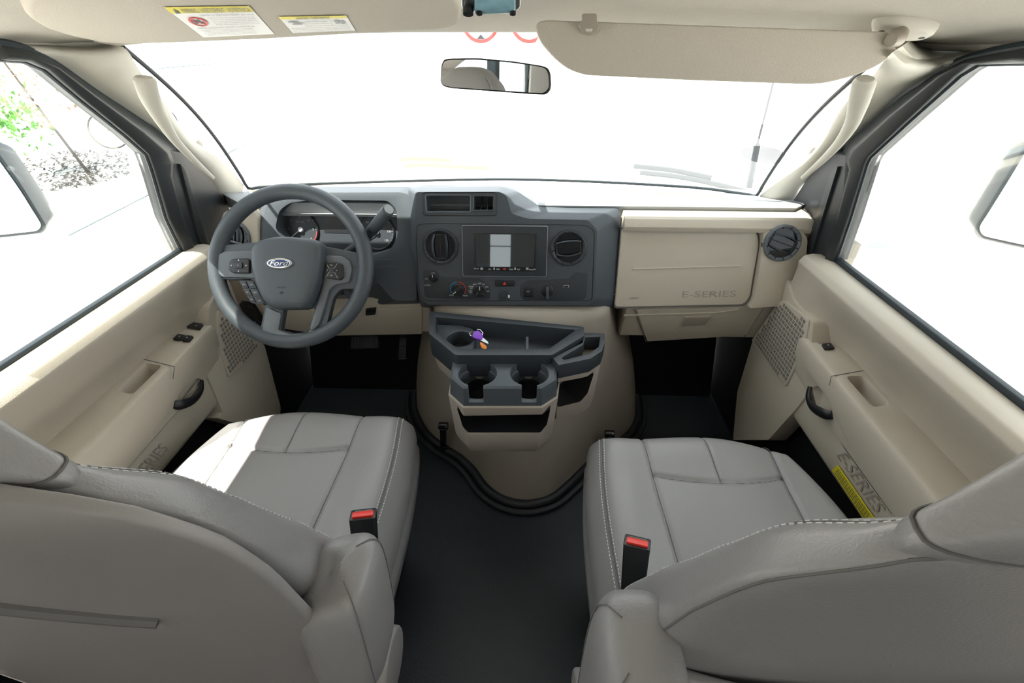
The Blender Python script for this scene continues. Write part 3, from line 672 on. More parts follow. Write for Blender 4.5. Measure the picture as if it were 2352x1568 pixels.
# ---- air vents
def vent(pl, c, r, ang, tilt, m_ring, label=None, curved=True):
    c = pl.px(*c)
    v, f = lathe(pl, c, [(r, -.012), (r, .003), (r*.97, .007), (r*.90, .008), (r*.80, .005), (r*.78, .0005), (.001, .0005)], 48)
    vt = obj('air_vent', v, f, m_ring, dash)
    parts = []
    for i in range(12):
        a = 2*math.pi*i/12+.2; parts.append(tube([pl.at(c[0]+math.cos(a)*r*.80, c[1]+math.sin(a)*r*.80, .0045), pl.at(c[0]+math.cos(a)*r*.90, c[1]+math.sin(a)*r*.90, .0082)], .0016, res=6))
    v, f = join_lists(parts); obj('vent_ring_notches', v, f, black, vt)
    v, f = lathe(pl, c, [(r*.80, -.004), (r*.80, .0012), (r*.5, .0016), (.001, .0016)], 40); obj('vent_throat', v, f, gloss, vt)
    ca, sa = math.cos(ang), math.sin(ang)
    for s in (-1, 1):
        pts = []; rr = []
        for i in range(13):
            t = -1+2*i/12; off = s*r*.30+(s*r*.10*(1-t*t))
            ln = t*r*.66; pts.append(pl.at(c[0]+ca*ln-sa*off, c[1]+sa*ln+ca*off, .004+.008*(1-t*t))); rr.append(.0030)
        v, f = tube(pts, rr, res=8, flat=.8); obj('vane', v, f, darker if s < 0 else dark, vt)
    for s in (-1, 1):
        a0 = (c[0]+ca*r*.66*s, c[1]+sa*r*.66*s)
        v, f = tube([pl.at(a0[0]-sa*r*.30, a0[1]+ca*r*.30, .002), pl.at(a0[0]+sa*r*.30, a0[1]-ca*r*.30, .002)], .002, res=6); obj('vane_end', v, f, darker, vt)
    v, f = tube([pl.at(c[0]-ca*r*.6, c[1]-sa*r*.6, .003), pl.at(c[0]+ca*r*.6, c[1]+sa*r*.6, .003)], .0012, res=6); obj('vane_rod', v, f, black, vt)
    return vt
De = Pl(D.o+D.n*.021, D.n, XH)
vent(De, (1796, 558), .0475, R_(-18), 0, trimd)
# demister grille on the end of the dash
gp_ = Pl((.846, 1.20, .70), (1, -.35, 0), (0, 1, 0))
S0 = PY(1838, 562, 1.165)
v, f = tube([S0+V((0, y, z)) for y, z in ((0, .035), (.03, .035), (.03, -.035), (0, -.035))], .0022, closed=True, res=6)
parts = [(v, f)]+[tube([S0+V((0, 0, z)), S0+V((0, .03, z))], .0014, res=5) for z in (-.02, -.005, .01, .025)]
v, f = join_lists(parts); obj('demister_grille', v, f, beige, dash)
# driver side vent, mostly behind the wheel
Dl = Pl((-.6, 1.155, .80), (0, -.187, .048), XH)
prism('vent_end_panel', Dl, [(512, 486), (575, 474), (592, 500), (596, 600), (585, 640), (520, 650), (505, 600), (503, 520)], -.04, .0, beige, dash, r=.012, bevel=.008)
vent(Dl, (541, 542), .042, R_(80), 0, trimd)

# ---- centre panel
S = Pl(PY(1160, 575, 1.12), (0, -.972, .235), XH)
F_ = [(955, 441), (1148, 440), (1164, 450), (1174, 490), (1210, 502), (1350, 505), (1372, 528), (1366, 688), (1352, 701), (985, 700), (965, 686), (952, 560)]
B_ = [(938, 431), (1150, 428), (1190, 440), (1240, 474), (1300, 477), (1418, 478), (1427, 490), (1416, 690), (1408, 707), (970, 706), (960, 690), (940, 560)]
def S_(p): return S.px(*p)
c1 = [S_(p) for p in [(979, 450), (1079, 450), (1079, 485), (981, 485)]]; c2 = [S_(p) for p in [(1089, 451), (1133, 451), (1132, 482), (1089, 482)]]
cp = frus('centre_panel', S, F_, B_, .045, .16, dark, dash, r=[.008]*12, bevel=.007,
          cut=[cutter(*prismg(S, rpoly(c1, .004), -.05, .03)), cutter(*prismg(S, c2, -.05, .03))])
def sline(pts, w=.0011, r=.006, m_=black, par=cp, nm='joint_line', h=.0002, pl=S):
    v, f = lineg(pl, rpoly([pl.px(*p) for p in pts], r), w, h, closed=True); return obj(nm, v, f, m_, par)
sline([(970, 441.5), (1141, 441.5), (1141, 495), (972, 494)], r=.008)
sline([(958, 514), (985, 512), (1348, 516), (1366, 530), (1360, 690), (975, 690), (963, 670), (956, 560)], r=.012)
sline([(977, 448), (1081, 448), (1081, 487), (979, 487)], w=.0014, m_=trimd, nm='pocket_rim', r=.004)
sline([(1087, 449), (1135, 449), (1134, 484), (1087, 484)], w=.0012, m_=dark, nm='pocket_rim', r=.002)
prism('cubby_lip', S, [(1085, 482), (1135, 482), (1135, 485), (1085, 485)], -.002, .005, dark, cp, bevel=.001)
for x in (1103, 1118):
    v, f = ringloft([[S.at(*S_((x, 483)), 0), S.at(*S_((x+1.5, 483)), 0), S.at(*S_((x+1.5, 468)), -.03), S.at(*S_((x, 468)), -.03)], [S.at(*S_((x, 484)), -.045), S.at(*S_((x+1.5, 484)), -.045), S.at(*S_((x+1.5, 455)), -.045), S.at(*S_((x, 455)), -.045)]]); obj('coin_slot_rib', v, f, dark, cp)
# radio
rad = prism('radio', S, [(1062, 517), (1258, 519), (1254, 634), (1064, 632)], -.002, .006, darker, cp, r=.004, bevel=.0025)
sline([(1062, 517), (1258, 519), (1254, 634), (1064, 632)], w=.0010, m_=greymark, nm='radio_edge', r=.004, par=rad, h=.0045)
prism('screen_frame', S, [(1089, 533), (1233, 535), (1230, 622), (1090, 620)], .005, .0072, black, rad, r=.002, bevel=.001)
prism('screen', S, [(1092, 536.5), (1229, 538), (1226, 612), (1093, 610.5)], .0070, .0078, mat('screen_glass', (.012, .02, .025), .02, spec=1.0, coat=1.0), rad)
parts = [textg(S, s_, [(a, b), (a+w_, b), (a+w_, b+3.4), (a, b+3.4)], .0075) for s_, a, b, w_ in (('Dual', 1090, 613.5, 10), ('VOL -', 1122, 615, 8), ('MENU', 1140, 615, 8), ('PHONE', 1170, 615.5, 9), ('TRACK', 1187, 615.5, 8), ('SiriusXM', 1215, 615.5, 15))]
parts += [prismg(S, [S_((a, 613)), S_((a+2.4, 613)), S_((a+2.4, 618)), S_((a, 618))], .0072, .0076) for a in (1134, 1182)]
for v, f in parts: obj('radio_lettering', v, f, mark, rad, smooth=False)
for a in (1104, 1208):
    v, f = prismg(S, [S_((a, 613)), S_((a+6, 613)), S_((a+6, 618)), S_((a, 618))], .0072, .0076); obj('radio_key', v, f, greymark, rad)
v, f = prismg(S, [S_((1156, 614.5)), S_((1162, 614.5)), S_((1162, 618)), S_((1156, 618))], .0072, .0076); obj('red_key', v, f, redmark, rad)
vent(S, (1012, 566), .0475, R_(90), 0, darker); vent(S, (1306, 569), .0475, R_(6), 0, darker)
# control recesses
rl = prism('climate_control_plate', S, [(971, 619), (1002, 620), (1013, 636), (1100, 639), (1125, 655), (1126, 686), (1108, 688), (976, 683)], -.002, .0010, darker, cp, r=.006, bevel=.0006)
rr_ = prism('switch_plate', S, [(1322, 625), (1350, 627), (1347, 682), (1340, 688), (1205, 690), (1194, 680), (1194, 655), (1212, 643), (1308, 640)], -.002, .0010, darker, cp, r=.006, bevel=.0006)
def knob(pl, c, r, h, par, rot, nm='knob', m_=black):
    c = pl.px(*c); v, f = lathe(pl, c, [(r, 0), (r, h*.45), (r*.9, h*.55), (.0005, h*.55)], 28); k = obj(nm, v, f, m_, par)
    ca, sa = math.cos(rot), math.sin(rot); w_ = r*.30
    q = [(c[0]+x*ca-y*sa, c[1]+x*sa+y*ca) for x, y in ((-w_, -r*.95), (w_, -r*.95), (w_, r*.95), (-w_, r*.95))]
    v, f = prismg(pl, rpoly(q, w_*.6), h*.4, h); obj('grip_bar', v, f, m_, k, bevel=.001)
    q = [(c[0]+x*ca-y*sa, c[1]+x*sa+y*ca) for x, y in ((-.0008, r*.3), (.0008, r*.3), (.0008, r*.9), (-.0008, r*.9))]
    v, f = prismg(pl, q, h, h+.0006); obj('pointer', v, f, mark, k); return k
knob(S, (996, 637), .0115, .014, cp, R_(0), 'fan_knob'); knob(S, (1052, 664), .0165, .016, cp, R_(130), 'temperature_knob'); knob(S, (1103, 667), .0165, .016, cp, R_(0), 'mode_knob')
c = S_((1103, 667))
for s in (-1, 1):
    a = R_(-90+s*42); v, f = tube([S.at(*c, .009), S.at(c[0]+math.cos(a)*.016, c[1]+math.sin(a)*.016, .008)], .003, res=8); obj('knob_rib', v, f, black, cp)
c = S_((1052, 664))
v, f = arcband(S, c, .0195, .0215, R_(95), R_(215), .001, .0016); obj('cold_arc', v, f, bluemark, cp)
v, f = arcband(S, c, .0195, .0215, R_(-35), R_(88), .001, .0016); obj('warm_arc', v, f, redmark, cp)
tx = [('HI', 992, 625, 6), ('LO', 977, 638, 7), ('A/C FAN', 975, 653, 13), ('COOL', 1032, 676, 11), ('WARM', 1063, 677, 11), ('VENT', 1086, 651, 9), ('OFF', 1098, 649, 7), ('FLR', 1107, 651, 7), ('NORM', 1077, 656, 11), ('A/C', 1080, 660, 6), ('MAX', 1077, 666, 8), ('A/C', 1078, 670, 7), ('MIX', 1115, 657, 7), ('DEF', 1118, 667, 6), ('12V', 1210, 666.5, 6)]
parts = [textg(S, s_, [(a, b), (a+w_, b), (a+w_, b+3), (a, b+3)], .0014 if s_ != '12V' else .0055) for s_, a, b, w_ in tx]
for v, f in parts: obj('control_lettering', v, f, mark, cp, smooth=False)
hz = prism('hazard_button', S, [(1137, 643), (1183, 644), (1181, 657), (1138, 657)], -.001, .004, black, cp, r=.003, bevel=.0015)
v, f = ringloft([[S.at(*S_(p), h) for p in [(1159, 646.5), (1163, 653), (1155, 653)]] for h in (.004, .0046)]); obj('hazard_triangle', v, f, redm, hz)
v, f = lathe(S, S_((1159, 679)), [(.0155, 0), (.0155, .0025), (.0145, .0035), (.0005, .0035)], 32); rc = obj('socket_cap', v, f, darker, cp)
v, f = prismg(S, [S_(p) for p in [(1153, 681), (1162, 681), (1162, 683), (1153, 683)]], .0034, .004); obj('cap_slot', v, f, black, rc)
v, f = prismg(S, rpoly([S_(p) for p in [(1167, 676), (1171, 676), (1171, 683), (1167, 683)]], .001), .0034, .004); obj('cap_symbol', v, f, mark, rc)
prism('toggle_switch', S, [(1203, 659), (1224, 659), (1223, 681), (1203, 681)], .0, .005, black, cp, r=.003, bevel=.0015)
v, f = lathe(S, S_((1257, 667)), [(.0165, 0), (.0165, .003), (.015, .004), (.0005, .004)], 32); kk = obj('lamp_knob', v, f, black, cp)
prism('grip_bar', S, [(1254, 657), (1260, 657), (1261, 684), (1254, 684)], .003, .014, dark, kk, r=.002, bevel=.002)
us = prism('usb_port', S, [(1294, 654), (1307, 654), (1307, 661), (1294, 661)], .0, .0020, satin, cp, r=.002, bevel=.0005)
prism('usb_slot', S, [(1296, 655.5), (1305, 655.5), (1305, 659.5), (1296, 659.5)], .0019, .0023, black, us, r=.001)

# knee bolster openings on the driver side
Lk = Pl((-.5, 1.126, .600), (0, -.134, -.039), XH)
prism('knee_panel', Lk, [(600, 690), (740, 712), (970, 703), (970, 764), (760, 768), (610, 745)], -.01, .006, beige, dash, r=.006, bevel=.004)
prism('release_handle', Lk, [(842, 705), (866, 703), (864, 716), (842, 718)], .004, .012, black, dash, r=.003, bevel=.003)
prism('fuse_cover', Lk, [(552, 694), (585, 702), (604, 735), (570, 730)], -.01, .01, black, dash, r=.003, bevel=.003)
# ================================================================== STEERING WHEEL
Fd = 1.08
wo = CAM+ray(668, 610)*Fd
W = Pl(wo, -CF, CR)
sw = thing('steering_wheel', 'charcoal steering wheel with oval blue badge in front of the instruments', 'steering wheel', tuple(wo))
def W_(p): return W.px(*p)
cR = W_((669, 611)); Rm = .1775
pts = [W.at(cR[0]+math.cos(a)*Rm, cR[1]+math.sin(a)*Rm, 0) for a in [i*2*math.pi/72 for i in range(72)]]
v, f = tube(pts, .0182, closed=True, res=20); obj('rim', v, f, dark, sw)
frp = [(496, 578), (521, 563), (594, 557), (755, 568), (818, 580), (842, 590), (838, 640), (824, 664), (785, 664), (768, 684), (748, 765), (735, 785), (674, 796), (606, 784), (600, 758), (612, 702), (590, 664), (584, 642), (520, 643), (500, 636), (490, 620)]
hole = rpoly([W_(p) for p in [(655, 708), (726, 708), (713, 761), (680, 766), (647, 758)]], .006)
v, f = prismg(W, rpoly([W_(p) for p in frp], .008), -.014, .006)
spk = obj('spoke_frame', v, f, dark, sw, bevel=.006, cut=[cutter(*prismg(W, hole, -.05, .05))])
lp_ = [(504, 590), (524, 579), (596, 577), (600, 640), (588, 640), (518, 638), (508, 628)]
rp_ = [(752, 588), (790, 590), (808, 602), (812, 622), (806, 650), (775, 655), (760, 668), (752, 700), (738, 745), (722, 760), (716, 755), (728, 712), (745, 660)]
pL = prism('spoke_trim', W, lp_, .0, .013, trimd, sw, r=.006, bevel=.005); pR = prism('spoke_trim', W, rp_, .0, .013, trimd, sw, r=.006, bevel=.005)
lt = [(618, 705), (640, 716), (652, 720), (645, 757), (672, 768), (712, 765), (716, 757), (734, 762), (727, 776), (672, 782), (614, 774), (608, 758)]
prism('lower_trim', W, lt, .0, .012, trimd, sw, r=.004, bevel=.004)
ac = [(594, 575), (606, 560), (640, 551), (672, 549), (735, 555), (750, 563), (754, 580), (753, 610), (744, 655), (730, 694), (716, 711), (640, 712), (620, 694), (603, 655), (594, 610)]
q = rpoly([W_(p) for p in ac], .012, 5); cx_ = sum(a for a, b in q)/len(q); cy3 = sum(b for a, b in q)/len(q)
rings = []
for s, h in ((1, 0), (1, .022), (.985, .031), (.955, .037), (.90, .041), (.80, .043), (.6, .0445), (.3, .045), (.05, .045)): rings.append([W.at(cx_+(a-cx_)*s, cy3+(b-cy3)*s, h) for a, b in q])
v, f = ringloft(rings); bag = obj('airbag_cover', v, f, dark, sw, ang=70)
ce = W_((665, 612))
def ell(rx, ry, n=48): return [(ce[0]+math.cos(2*math.pi*i/n)*rx, ce[1]+math.sin(2*math.pi*i/n)*ry) for i in range(n)]
v, f = prismg(W, ell(.0335, .0145), .043, .0462); obj('badge_surround', v, f, dark, bag, bevel=.001)
v, f = prismg(W, ell(.0285, .0115), .0445, .0478); bd_ = obj('oval_badge', v, f, chrome, bag, bevel=.001)
v, f = prismg(W, ell(.0258, .0093), .047, .0484); obj('badge_field', v, f, badgeblue, bd_)
v, f = textbox(W, 'Ford', (ce[0]+.0003, ce[1]), .0115, .0487, wide=1.30, shear=.35, bold=.0); obj('script_lettering', v, f, chrome, bd_)
v, f = tube([W.at(*p, .0485) for p in ell(.0243, .0082)], .0005, closed=True, res=5); obj('badge_line', v, f, chrome, bd_)
v, f = textbox(W, 'AIRBAG', W_((668, 665)), .0042, .0455); obj('airbag_lettering', v, f, black, bag)
v, f = join_lists([arcband(W, W_((668, 677)), .0026, .0032, 0, 2*math.pi, .0452, .0456, 16), tube([W.at(*W_((666, 680)), .0455), W.at(*W_((671, 674)), .0455)], .0004, res=5)]); obj('airbag_symbol', v, f, black, bag)
# left five way pad
b = prism('button_pad', W, [(537, 603), (545, 597), (580, 596), (584, 602), (583, 630), (546, 630), (536, 622)], .012, .019, black, pL, r=.003, bevel=.003)
b2 = prism('ok_button', W, [(549, 606), (569, 606), (569, 619), (549, 619)], .018, .0215, black, pL, r=.002, bevel=.0015)
parts = []
for (x, y, a) in ((559, 600.5, 90), (559, 625.5, -90), (542.5, 612.5, 180), (576, 612.5, 0)):
    c = W_((x, y)); parts.append(ringloft([[W.at(c[0]+math.cos(R_(a+k))*.0023, c[1]+math.sin(R_(a+k))*.0023, h) for k in (0, 120, 240)] for h in (.0188, .0195)]))
parts.append(textbox(W, 'OK', W_((559, 612.5)), .0022, .0217)); v, f = join_lists(parts); obj('pad_symbols', v, f, mark, pL, smooth=False)
# right audio pad
b = prism('button_pad', W, [(755, 606), (782, 604), (794, 610), (796, 640), (788, 646), (756, 641)], .012, .021, black, pR, r=.004, bevel=.003)
prism('ok_button', W, [(764, 619), (776, 619), (776, 628), (764, 628)], .0205, .0235, darker, pR, r=.002, bevel=.001)
parts = [tube([W.at(*W_(a), .0212), W.at(*W_(b_), .0212)], .0003, res=5) for a, b_ in (((757, 608), (764, 619)), ((783, 608), (776, 619)), ((757, 640), (764, 628)), ((783, 641), (776, 628)), ((764, 619), (776, 619)), ((764, 628), (776, 628)))]
parts += [textbox(W, s_, W_(p), .0026, .0213) for s_, p in (('VOL', (769, 612)), ('VOL', (769, 635)), ('<', (759.5, 623.5)), ('>', (781, 624)))]
v, f = join_lists(parts); obj('pad_symbols', v, f, mark, pR, smooth=False)
# cruise control keys
ck = prism('cruise_pad', W, [(555, 645), (590, 645), (604, 664), (618, 696), (611, 701), (583, 697)], -.004, .010, black, sw, r=.002, bevel=.002)
for (q, s_) in (([(557, 647), (571, 647), (578, 663), (565, 662)], 'SET+'), ([(573, 647), (588, 647), (597, 664), (580, 663)], 'RES'), ([(566, 664), (579, 665), (586, 680), (573, 679)], 'SET-'), ([(581, 665), (598, 666), (605, 681), (588, 680)], 'CNCL'), ([(574, 681), (587, 682), (595, 696), (583, 695)], 'ON'), ([(589, 682), (606, 683), (614, 696), (609, 699), (597, 697)], 'OFF')):
    k = prism('cruise_key', W, q, .009, .0125, darker, ck, r=.001, bevel=.001)
    c = (sum(p[0] for p in q)/len(q), sum(p[1] for p in q)/len(q)); v, f = textbox(W, s_, W_(c), .0026, .0128, wide=1.0); obj('key_lettering', v, f, mark, k, smooth=False)
v, f = tube([W.at(*W_((667, 640)), .005), W.at(*W_((667, 640)), -.05)], .045, res=24); obj('hub', v, f, black, sw)
# ================================================================== STEERING COLUMN
hub = W.at(*W_((667, 632)), -.03); back = V((hub.x, 1.20, .64))
colm = thing('steering_column', 'black steering column behind the wheel with gear lever and turn signal stalk', 'steering column', tuple(back))
dr = (back-hub).normalized(); cp_ = Pl(hub, -dr, XH)
v, f = ringloft([[cp_.at(a*s, b*s, -h) for a, b in rpoly([(-.07, -.05), (.07, -.05), (.075, .03), (.04, .05), (-.04, .05), (-.075, .03)], .02)] for s, h in ((.8, .0), (1, .02), (1.05, .10), (1.1, .2))]); obj('column_cover', v, f, dark, colm, bevel=.004)
a, b = PY(836, 552, 1.07), PY(893, 481, 1.0); d = (b-a).normalized(); L = (b-a).length
v, f = tube([hub+V((.07, .06, .01)), a, a+d*L*.30], [.010, .0105, .0115], res=16); obj('gear_lever', v, f, darker, colm)
v, f = tube([a+d*L*.30, a+d*L*.33, a+d*L*.40, a+d*L*.43, a+d*L*.45, a+d*L*.92, a+d*L*.985, b], [.0115, .0138, .0138, .0125, .0138, .0142, .0138, .0115], res=24); gl_ = obj('lever_grip', v, f, dark, colm)
v, f = tube([b-d*.001, b+d*.0015], [.0112, .0105], res=24); obj('lever_end_cap', v, f, pad, colm)
a, b = PY(610, 580, 1.07), PY(514, 553, 1.02)
v, f = tube([a, a*.5+b*.5, b], [.006, .008, .0085], res=12, flat=.8); obj('turn_signal_stalk', v, f, darker, colm)
v, f = tube([PY(813, 668, 1.10), PY(813, 665, 1.04)], .026, res=20); obj('ignition_housing', v, f, dark, colm)
v, f = tube([PY(813, 664, 1.04), PY(813, 660, 1.03)], .009, res=20); obj('key_cylinder', v, f, satin, colm)

# ================================================================== PEDALS
pb_ = Pl(PY(837, 786, 1.27), (0, -.8, .5), XH)
t = thing('brake_pedal', 'wide ribbed black brake pedal in the driver footwell', 'pedal', tuple(PY(837, 786, 1.27)-V((0, 0, .06))))
prism('pedal_pad', pb_, [(804, 771), (868, 769), (871, 800), (803, 803)], -.012, .0, rubber, t, r=.012, bevel=.004)
parts = [tube([pb_.at(*pb_.px(x, 774), .0005), pb_.at(*pb_.px(x, 798), .0005)], .0018, res=6) for x in range(811, 867, 7)]
v, f = join_lists(parts); obj('pad_ribs', v, f, dark, t)
v, f = tube([PY(837, 790, 1.29), PY(840, 740, 1.42), V((-.34, 1.60, .45))], .010, res=8); obj('pedal_arm', v, f, black, t)
t = thing('accelerator_pedal', 'narrow tall black accelerator pedal right of the brake', 'pedal', tuple(PY(925, 800, 1.30)-V((0, 0, .08))))
pa_ = Pl(PY(925, 798, 1.30), (0, -.8, .5), XH)
prism('pedal_pad', pa_, [(918, 775), (934, 776), (932, 825), (914, 826)], -.012, .0, rubber, t, r=.004, bevel=.004)
parts = [tube([pa_.at(*pa_.px(918, y), .0005), pa_.at(*pa_.px(931, y), .0005)], .0015, res=6) for y in range(780, 824, 7)]
v, f = join_lists(parts); obj('pad_ribs', v, f, dark, t)
v, f = tube([PY(925, 800, 1.312), PY(925, 760, 1.44), V((PY(925, 760, 1.44).x, 1.60, .40))], .008, res=8); obj('pedal_arm', v, f, black, t)
# ================================================================== ENGINE COVER
base = [(1445, 760), (1462, 880), (1458, 950), (1440, 985), (1400, 1015), (1362, 1040), (1330, 1072), (1300, 1100), (1262, 1130), (1212, 1142), (1162, 1134), (1122, 1108), (1092, 1068), (1060, 1038), (1012, 1008), (978, 975), (958, 930), (950, 860), (965, 760)]
bz = .03
B = [PZ(1462, 930, bz)+V((.02, .30, 0))]+[PZ(a, b, bz) for a, b in base[2:-2]]+[PZ(958, 930, bz)+V((-.02, .28, 0))]
B[0].y = 1.40; B[-1].y = 1.40; B[0].x = B[1].x+.02; B[-1].x = B[-2].x-.02
Bs = smooth_path(B, 6)
nb = len(Bs)
# top outline near the dash
xl, xr = PY(988, 712, 1.09).x, PY(1408, 712, 1.09).x
def topo(t):  # t 0 right .. 1 left ; U shape
    pts = [V((xr, 1.40, 0)), V((xr, 1.18, 0)), V((xr-.015, 1.10, 0)), V((xr-.10, 1.075, 0)), V(((xl+xr)/2, 1.055, 0)), V((xl+.10, 1.075, 0)), V((xl+.015, 1.10, 0)), V((xl, 1.18, 0)), V((xl, 1.40, 0))]
    P_ = smooth_path(pts, 8); L = [0]
    for i in range(1, len(P_)): L.append(L[-1]+(P_[i]-P_[i-1]).length)
    s = t*L[-1]; i = max(j for j in range(len(L)-1) if L[j] <= s+1e-9); q = (s-L[i])/(L[i+1]-L[i]); return P_[i]*(1-q)+P_[i+1]*q
Lb = [0]
for i in range(1, nb): Lb.append(Lb[-1]+(Bs[i]-Bs[i-1]).length)
rings = []
for z, k in ((.0, 1.02), (.03, 1.0), (.06, .97), (.12, .90), (.20, .78), (.30, .58), (.40, .36), (.48, .20), (.54, .09), (.57, .04), (.590, .0), (.600, -.04), (.603, -.12)):
    r = []
    for i in range(nb):
        t = Lb[i]/Lb[-1]; a, b = topo(t), Bs[i]
        # keep sides wide for longer than the nose
        side = abs(t-.5)*2; kk = k if k > 1 else (k**(.65+.1*(1-side)) if k > 0 else k)
        p = a*(1-kk)+b*kk if k >= 0 else a+(V(((xl+xr)/2, 1.30, 0))-a)*(-k)
        r.append(V((p.x, p.y, z)))
    rings.append(r)
v, f = ringloft(rings, closed=True, caps=True)
ec = thing('engine_cover', 'taupe moulded engine cover rising from the floor under the centre of the dashboard', 'engine cover', ((xl+xr)/2, 1.1, 0))
obj('cover_shell', v, f, taupe, ec, ang=50)
# embossed ridge on the nose
nose = [PZ(a, b, .16) for a, b in ((1135, 1045), (1160, 1085), (1212, 1105), (1262, 1082), (1288, 1040))]
# rubber seal at the base
sp = [V((p.x, p.y, .012)) for p in Bs]; cen = V((.07, 1.2, 0))
def offs(P_, d):
    out = []
    for i, p in enumerate(P_):
        a = P_[max(0, i-1)]; b = P_[min(len(P_)-1, i+1)]; t_ = (b-a).normalized(); nrm = V((t_.y, -t_.x, 0))
        if nrm.dot(p-cen) < 0: nrm = -nrm
        out.append(p+nrm*d)
    return out
v, f = tube(offs(sp, .012), .014, res=10); obj('floor_seal', v, f, rubber, ec)
v, f = tube(offs(sp, .040), .009, res=8, flat=.8); obj('floor_seal_lip', v, f, rubber, ec)
# latches
for (u, vv, zt, x2) in ((1020, 972, .16, 1), (1398, 990, .14, -1)):
    p = PZ(u, vv, zt); q_ = PZ(u-2, vv+46, .03)
    la = obj('latch', *join_lists([tube([p+V((-.016, -.012, 0)), p+V((.016, -.012, 0))], .013, res=12), ringloft([[p+V((-.010, -.030, 0)), p+V((.010, -.030, 0)), p+V((.010, -.004, 0)), p+V((-.010, -.004, 0))], [V((q_.x-.010, q_.y-.010, .02)), V((q_.x+.010, q_.y-.010, .02)), V((q_.x+.010, q_.y+.012, .02)), V((q_.x-.010, q_.y+.012, .02))]])]), gloss, ec, bevel=.003)
    v, f = tube([V((q_.x-.025, q_.y-.015, .02)), V((q_.x+.03, q_.y-.02, .02))], .006, res=8); obj('latch_hook', v, f, gloss, la)

# ================================================================== CENTRE CONSOLE
cons = thing('centre_console', 'beige storage console with black cup holders and tray fixed on the engine cover', 'console', (.05, .95, .38))
zt, zc = .612, .585
def poly3(pxs, z): return [PZ(a, b, z) for a, b in pxs]
def flat2(P_): return [(p.x, p.y) for p in P_]
Zp = Pl((0, 0, zc), (0, 0, 1), XH); Zt = Pl((0, 0, zt), (0, 0, 1), XH)
def tz(pl, pxs, r=0):
    q = [pl.px(*p) for p in pxs]; return rpoly(q, r) if r else q
def inset(q, d):
    cx = sum(a for a, b in q)/len(q); cy = sum(b for a, b in q)/len(q); n_ = len(q); out = []
    area = sum(q[i-1][0]*q[i][1]-q[i][0]*q[i-1][1] for i in range(n_)); s = 1 if area > 0 else -1
    for i in range(n_):
        a, p, b = V((*q[i-1], 0)), V((*q[i], 0)), V((*q[(i+1) % n_], 0))
        e1, e2 = (p-a).normalized(), (b-p).normalized(); n1, n2 = V((-e1.y, e1.x, 0))*s, V((-e2.y, e2.x, 0))*s
        m_ = (n1+n2); m_ = m_/max(.35, m_.dot(n1)) if m_.length > 1e-6 else n1
        w = p+m_*d; out.append((w.x, w.y))
    return out
# lower beige body under the tray (left and back) and under the side pocket
tb = [(986, 714), (1341, 750), (1343, 770), (1268, 815), (1046, 815), (985, 765)]
T1 = tz(Zt, tb)
lo = inset(T1, .004); lo2 = [(a*.86+.05*.14, b+.015) for a, b in inset(T1, .025)]
v, f = ringloft([[V((a, b, .40)) for a, b in lo2], [V((a, b, .50)) for a, b in inset(T1, .012)], [V((a, b, .547)) for a, b in lo]]); obj('tray_base', v, f, taupe, cons, bevel=.004)
# black tray with recesses
cutT = [(997, 727), (1325, 757), (1262, 801), (1050, 801), (998, 763)]
q = tz(Zt, cutT, .006)
ct1 = cutter(*prismg(Zt, q, -.050, .03, pts0=[(a*.96+.05*.04, b*.985+.95*.015) for a, b in q]))
tr = obj('tray', *prismg(Zt, rpoly(T1, .006), -.046-.02, .0), darker, cons, bevel=.004, cut=[ct1])
# tray floor platform holding a round cup recess (left)
cc_ = Zt.px(1056, 768)
cutc = cutter(*lathe(Zt, cc_, [(.030, -.064), (.036, .02)], 36))
pq = tz(Zt, [(1000, 735), (1060, 738), (1085, 745), (1092, 762), (1085, 799), (1052, 799), (1000, 764)])
obj('round_recess_block', *prismg(Zt, pq, -.055, -.012), darker, cons, bevel=.003, cut=[cutc])
v, f = prismg(Zt, tz(Zt, [(1208, 768), (1214, 768), (1214, 802), (1208, 802)]), -.05, -.006); obj('tray_divider', v, f, dark, cons, bevel=.001)
# side pocket
sp_ = [(1338, 758), (1389, 760), (1391, 778), (1383, 800), (1357, 817), (1284, 832), (1270, 815), (1340, 780)]
SP = tz(Zt, sp_); SPd = [(a, b) for a, b in SP]
pk = tz(Zt, [(1345, 768), (1380, 767), (1376, 790), (1353, 806), (1296, 820), (1290, 815), (1340, 786)], .003)
obj('side_pocket_rim', *prismg(Zt, SPd, -.048, -.008), darker, cons, bevel=.004, cut=[cutter(*prismg(Zt, pk, -.06, .03))])
lo2 = [(a-.02, b+.02) for a, b in inset(SP, .018)]
pk2 = tz(Zt, [(1345, 768), (1374, 769), (1370, 788), (1350, 802), (1300, 814), (1292, 812), (1336, 786)])
spb = [[V((a, b, .40)) for a, b in lo2], [V((a, b, .42)) for a, b in inset(SP, .010)], [V((a, b, .564)) for a, b in inset(SP, .002)]]
# opening in the side pocket front
Sf = Pl((SP[4][0], SP[4][1], .50), (.45, -1, .1), XH)
cutq = rpoly([Sf.px(*p) for p in [(1282, 880), (1334, 868), (1367, 857), (1352, 905), (1335, 925), (1282, 938)]], .006)
v, f = ringloft(spb); obj('side_pocket', v, f, taupe, cons, bevel=.004, cut=[cutter(*prismg(Sf, cutq, -.10, .06))])
pocket_args = (Sf, cutq)
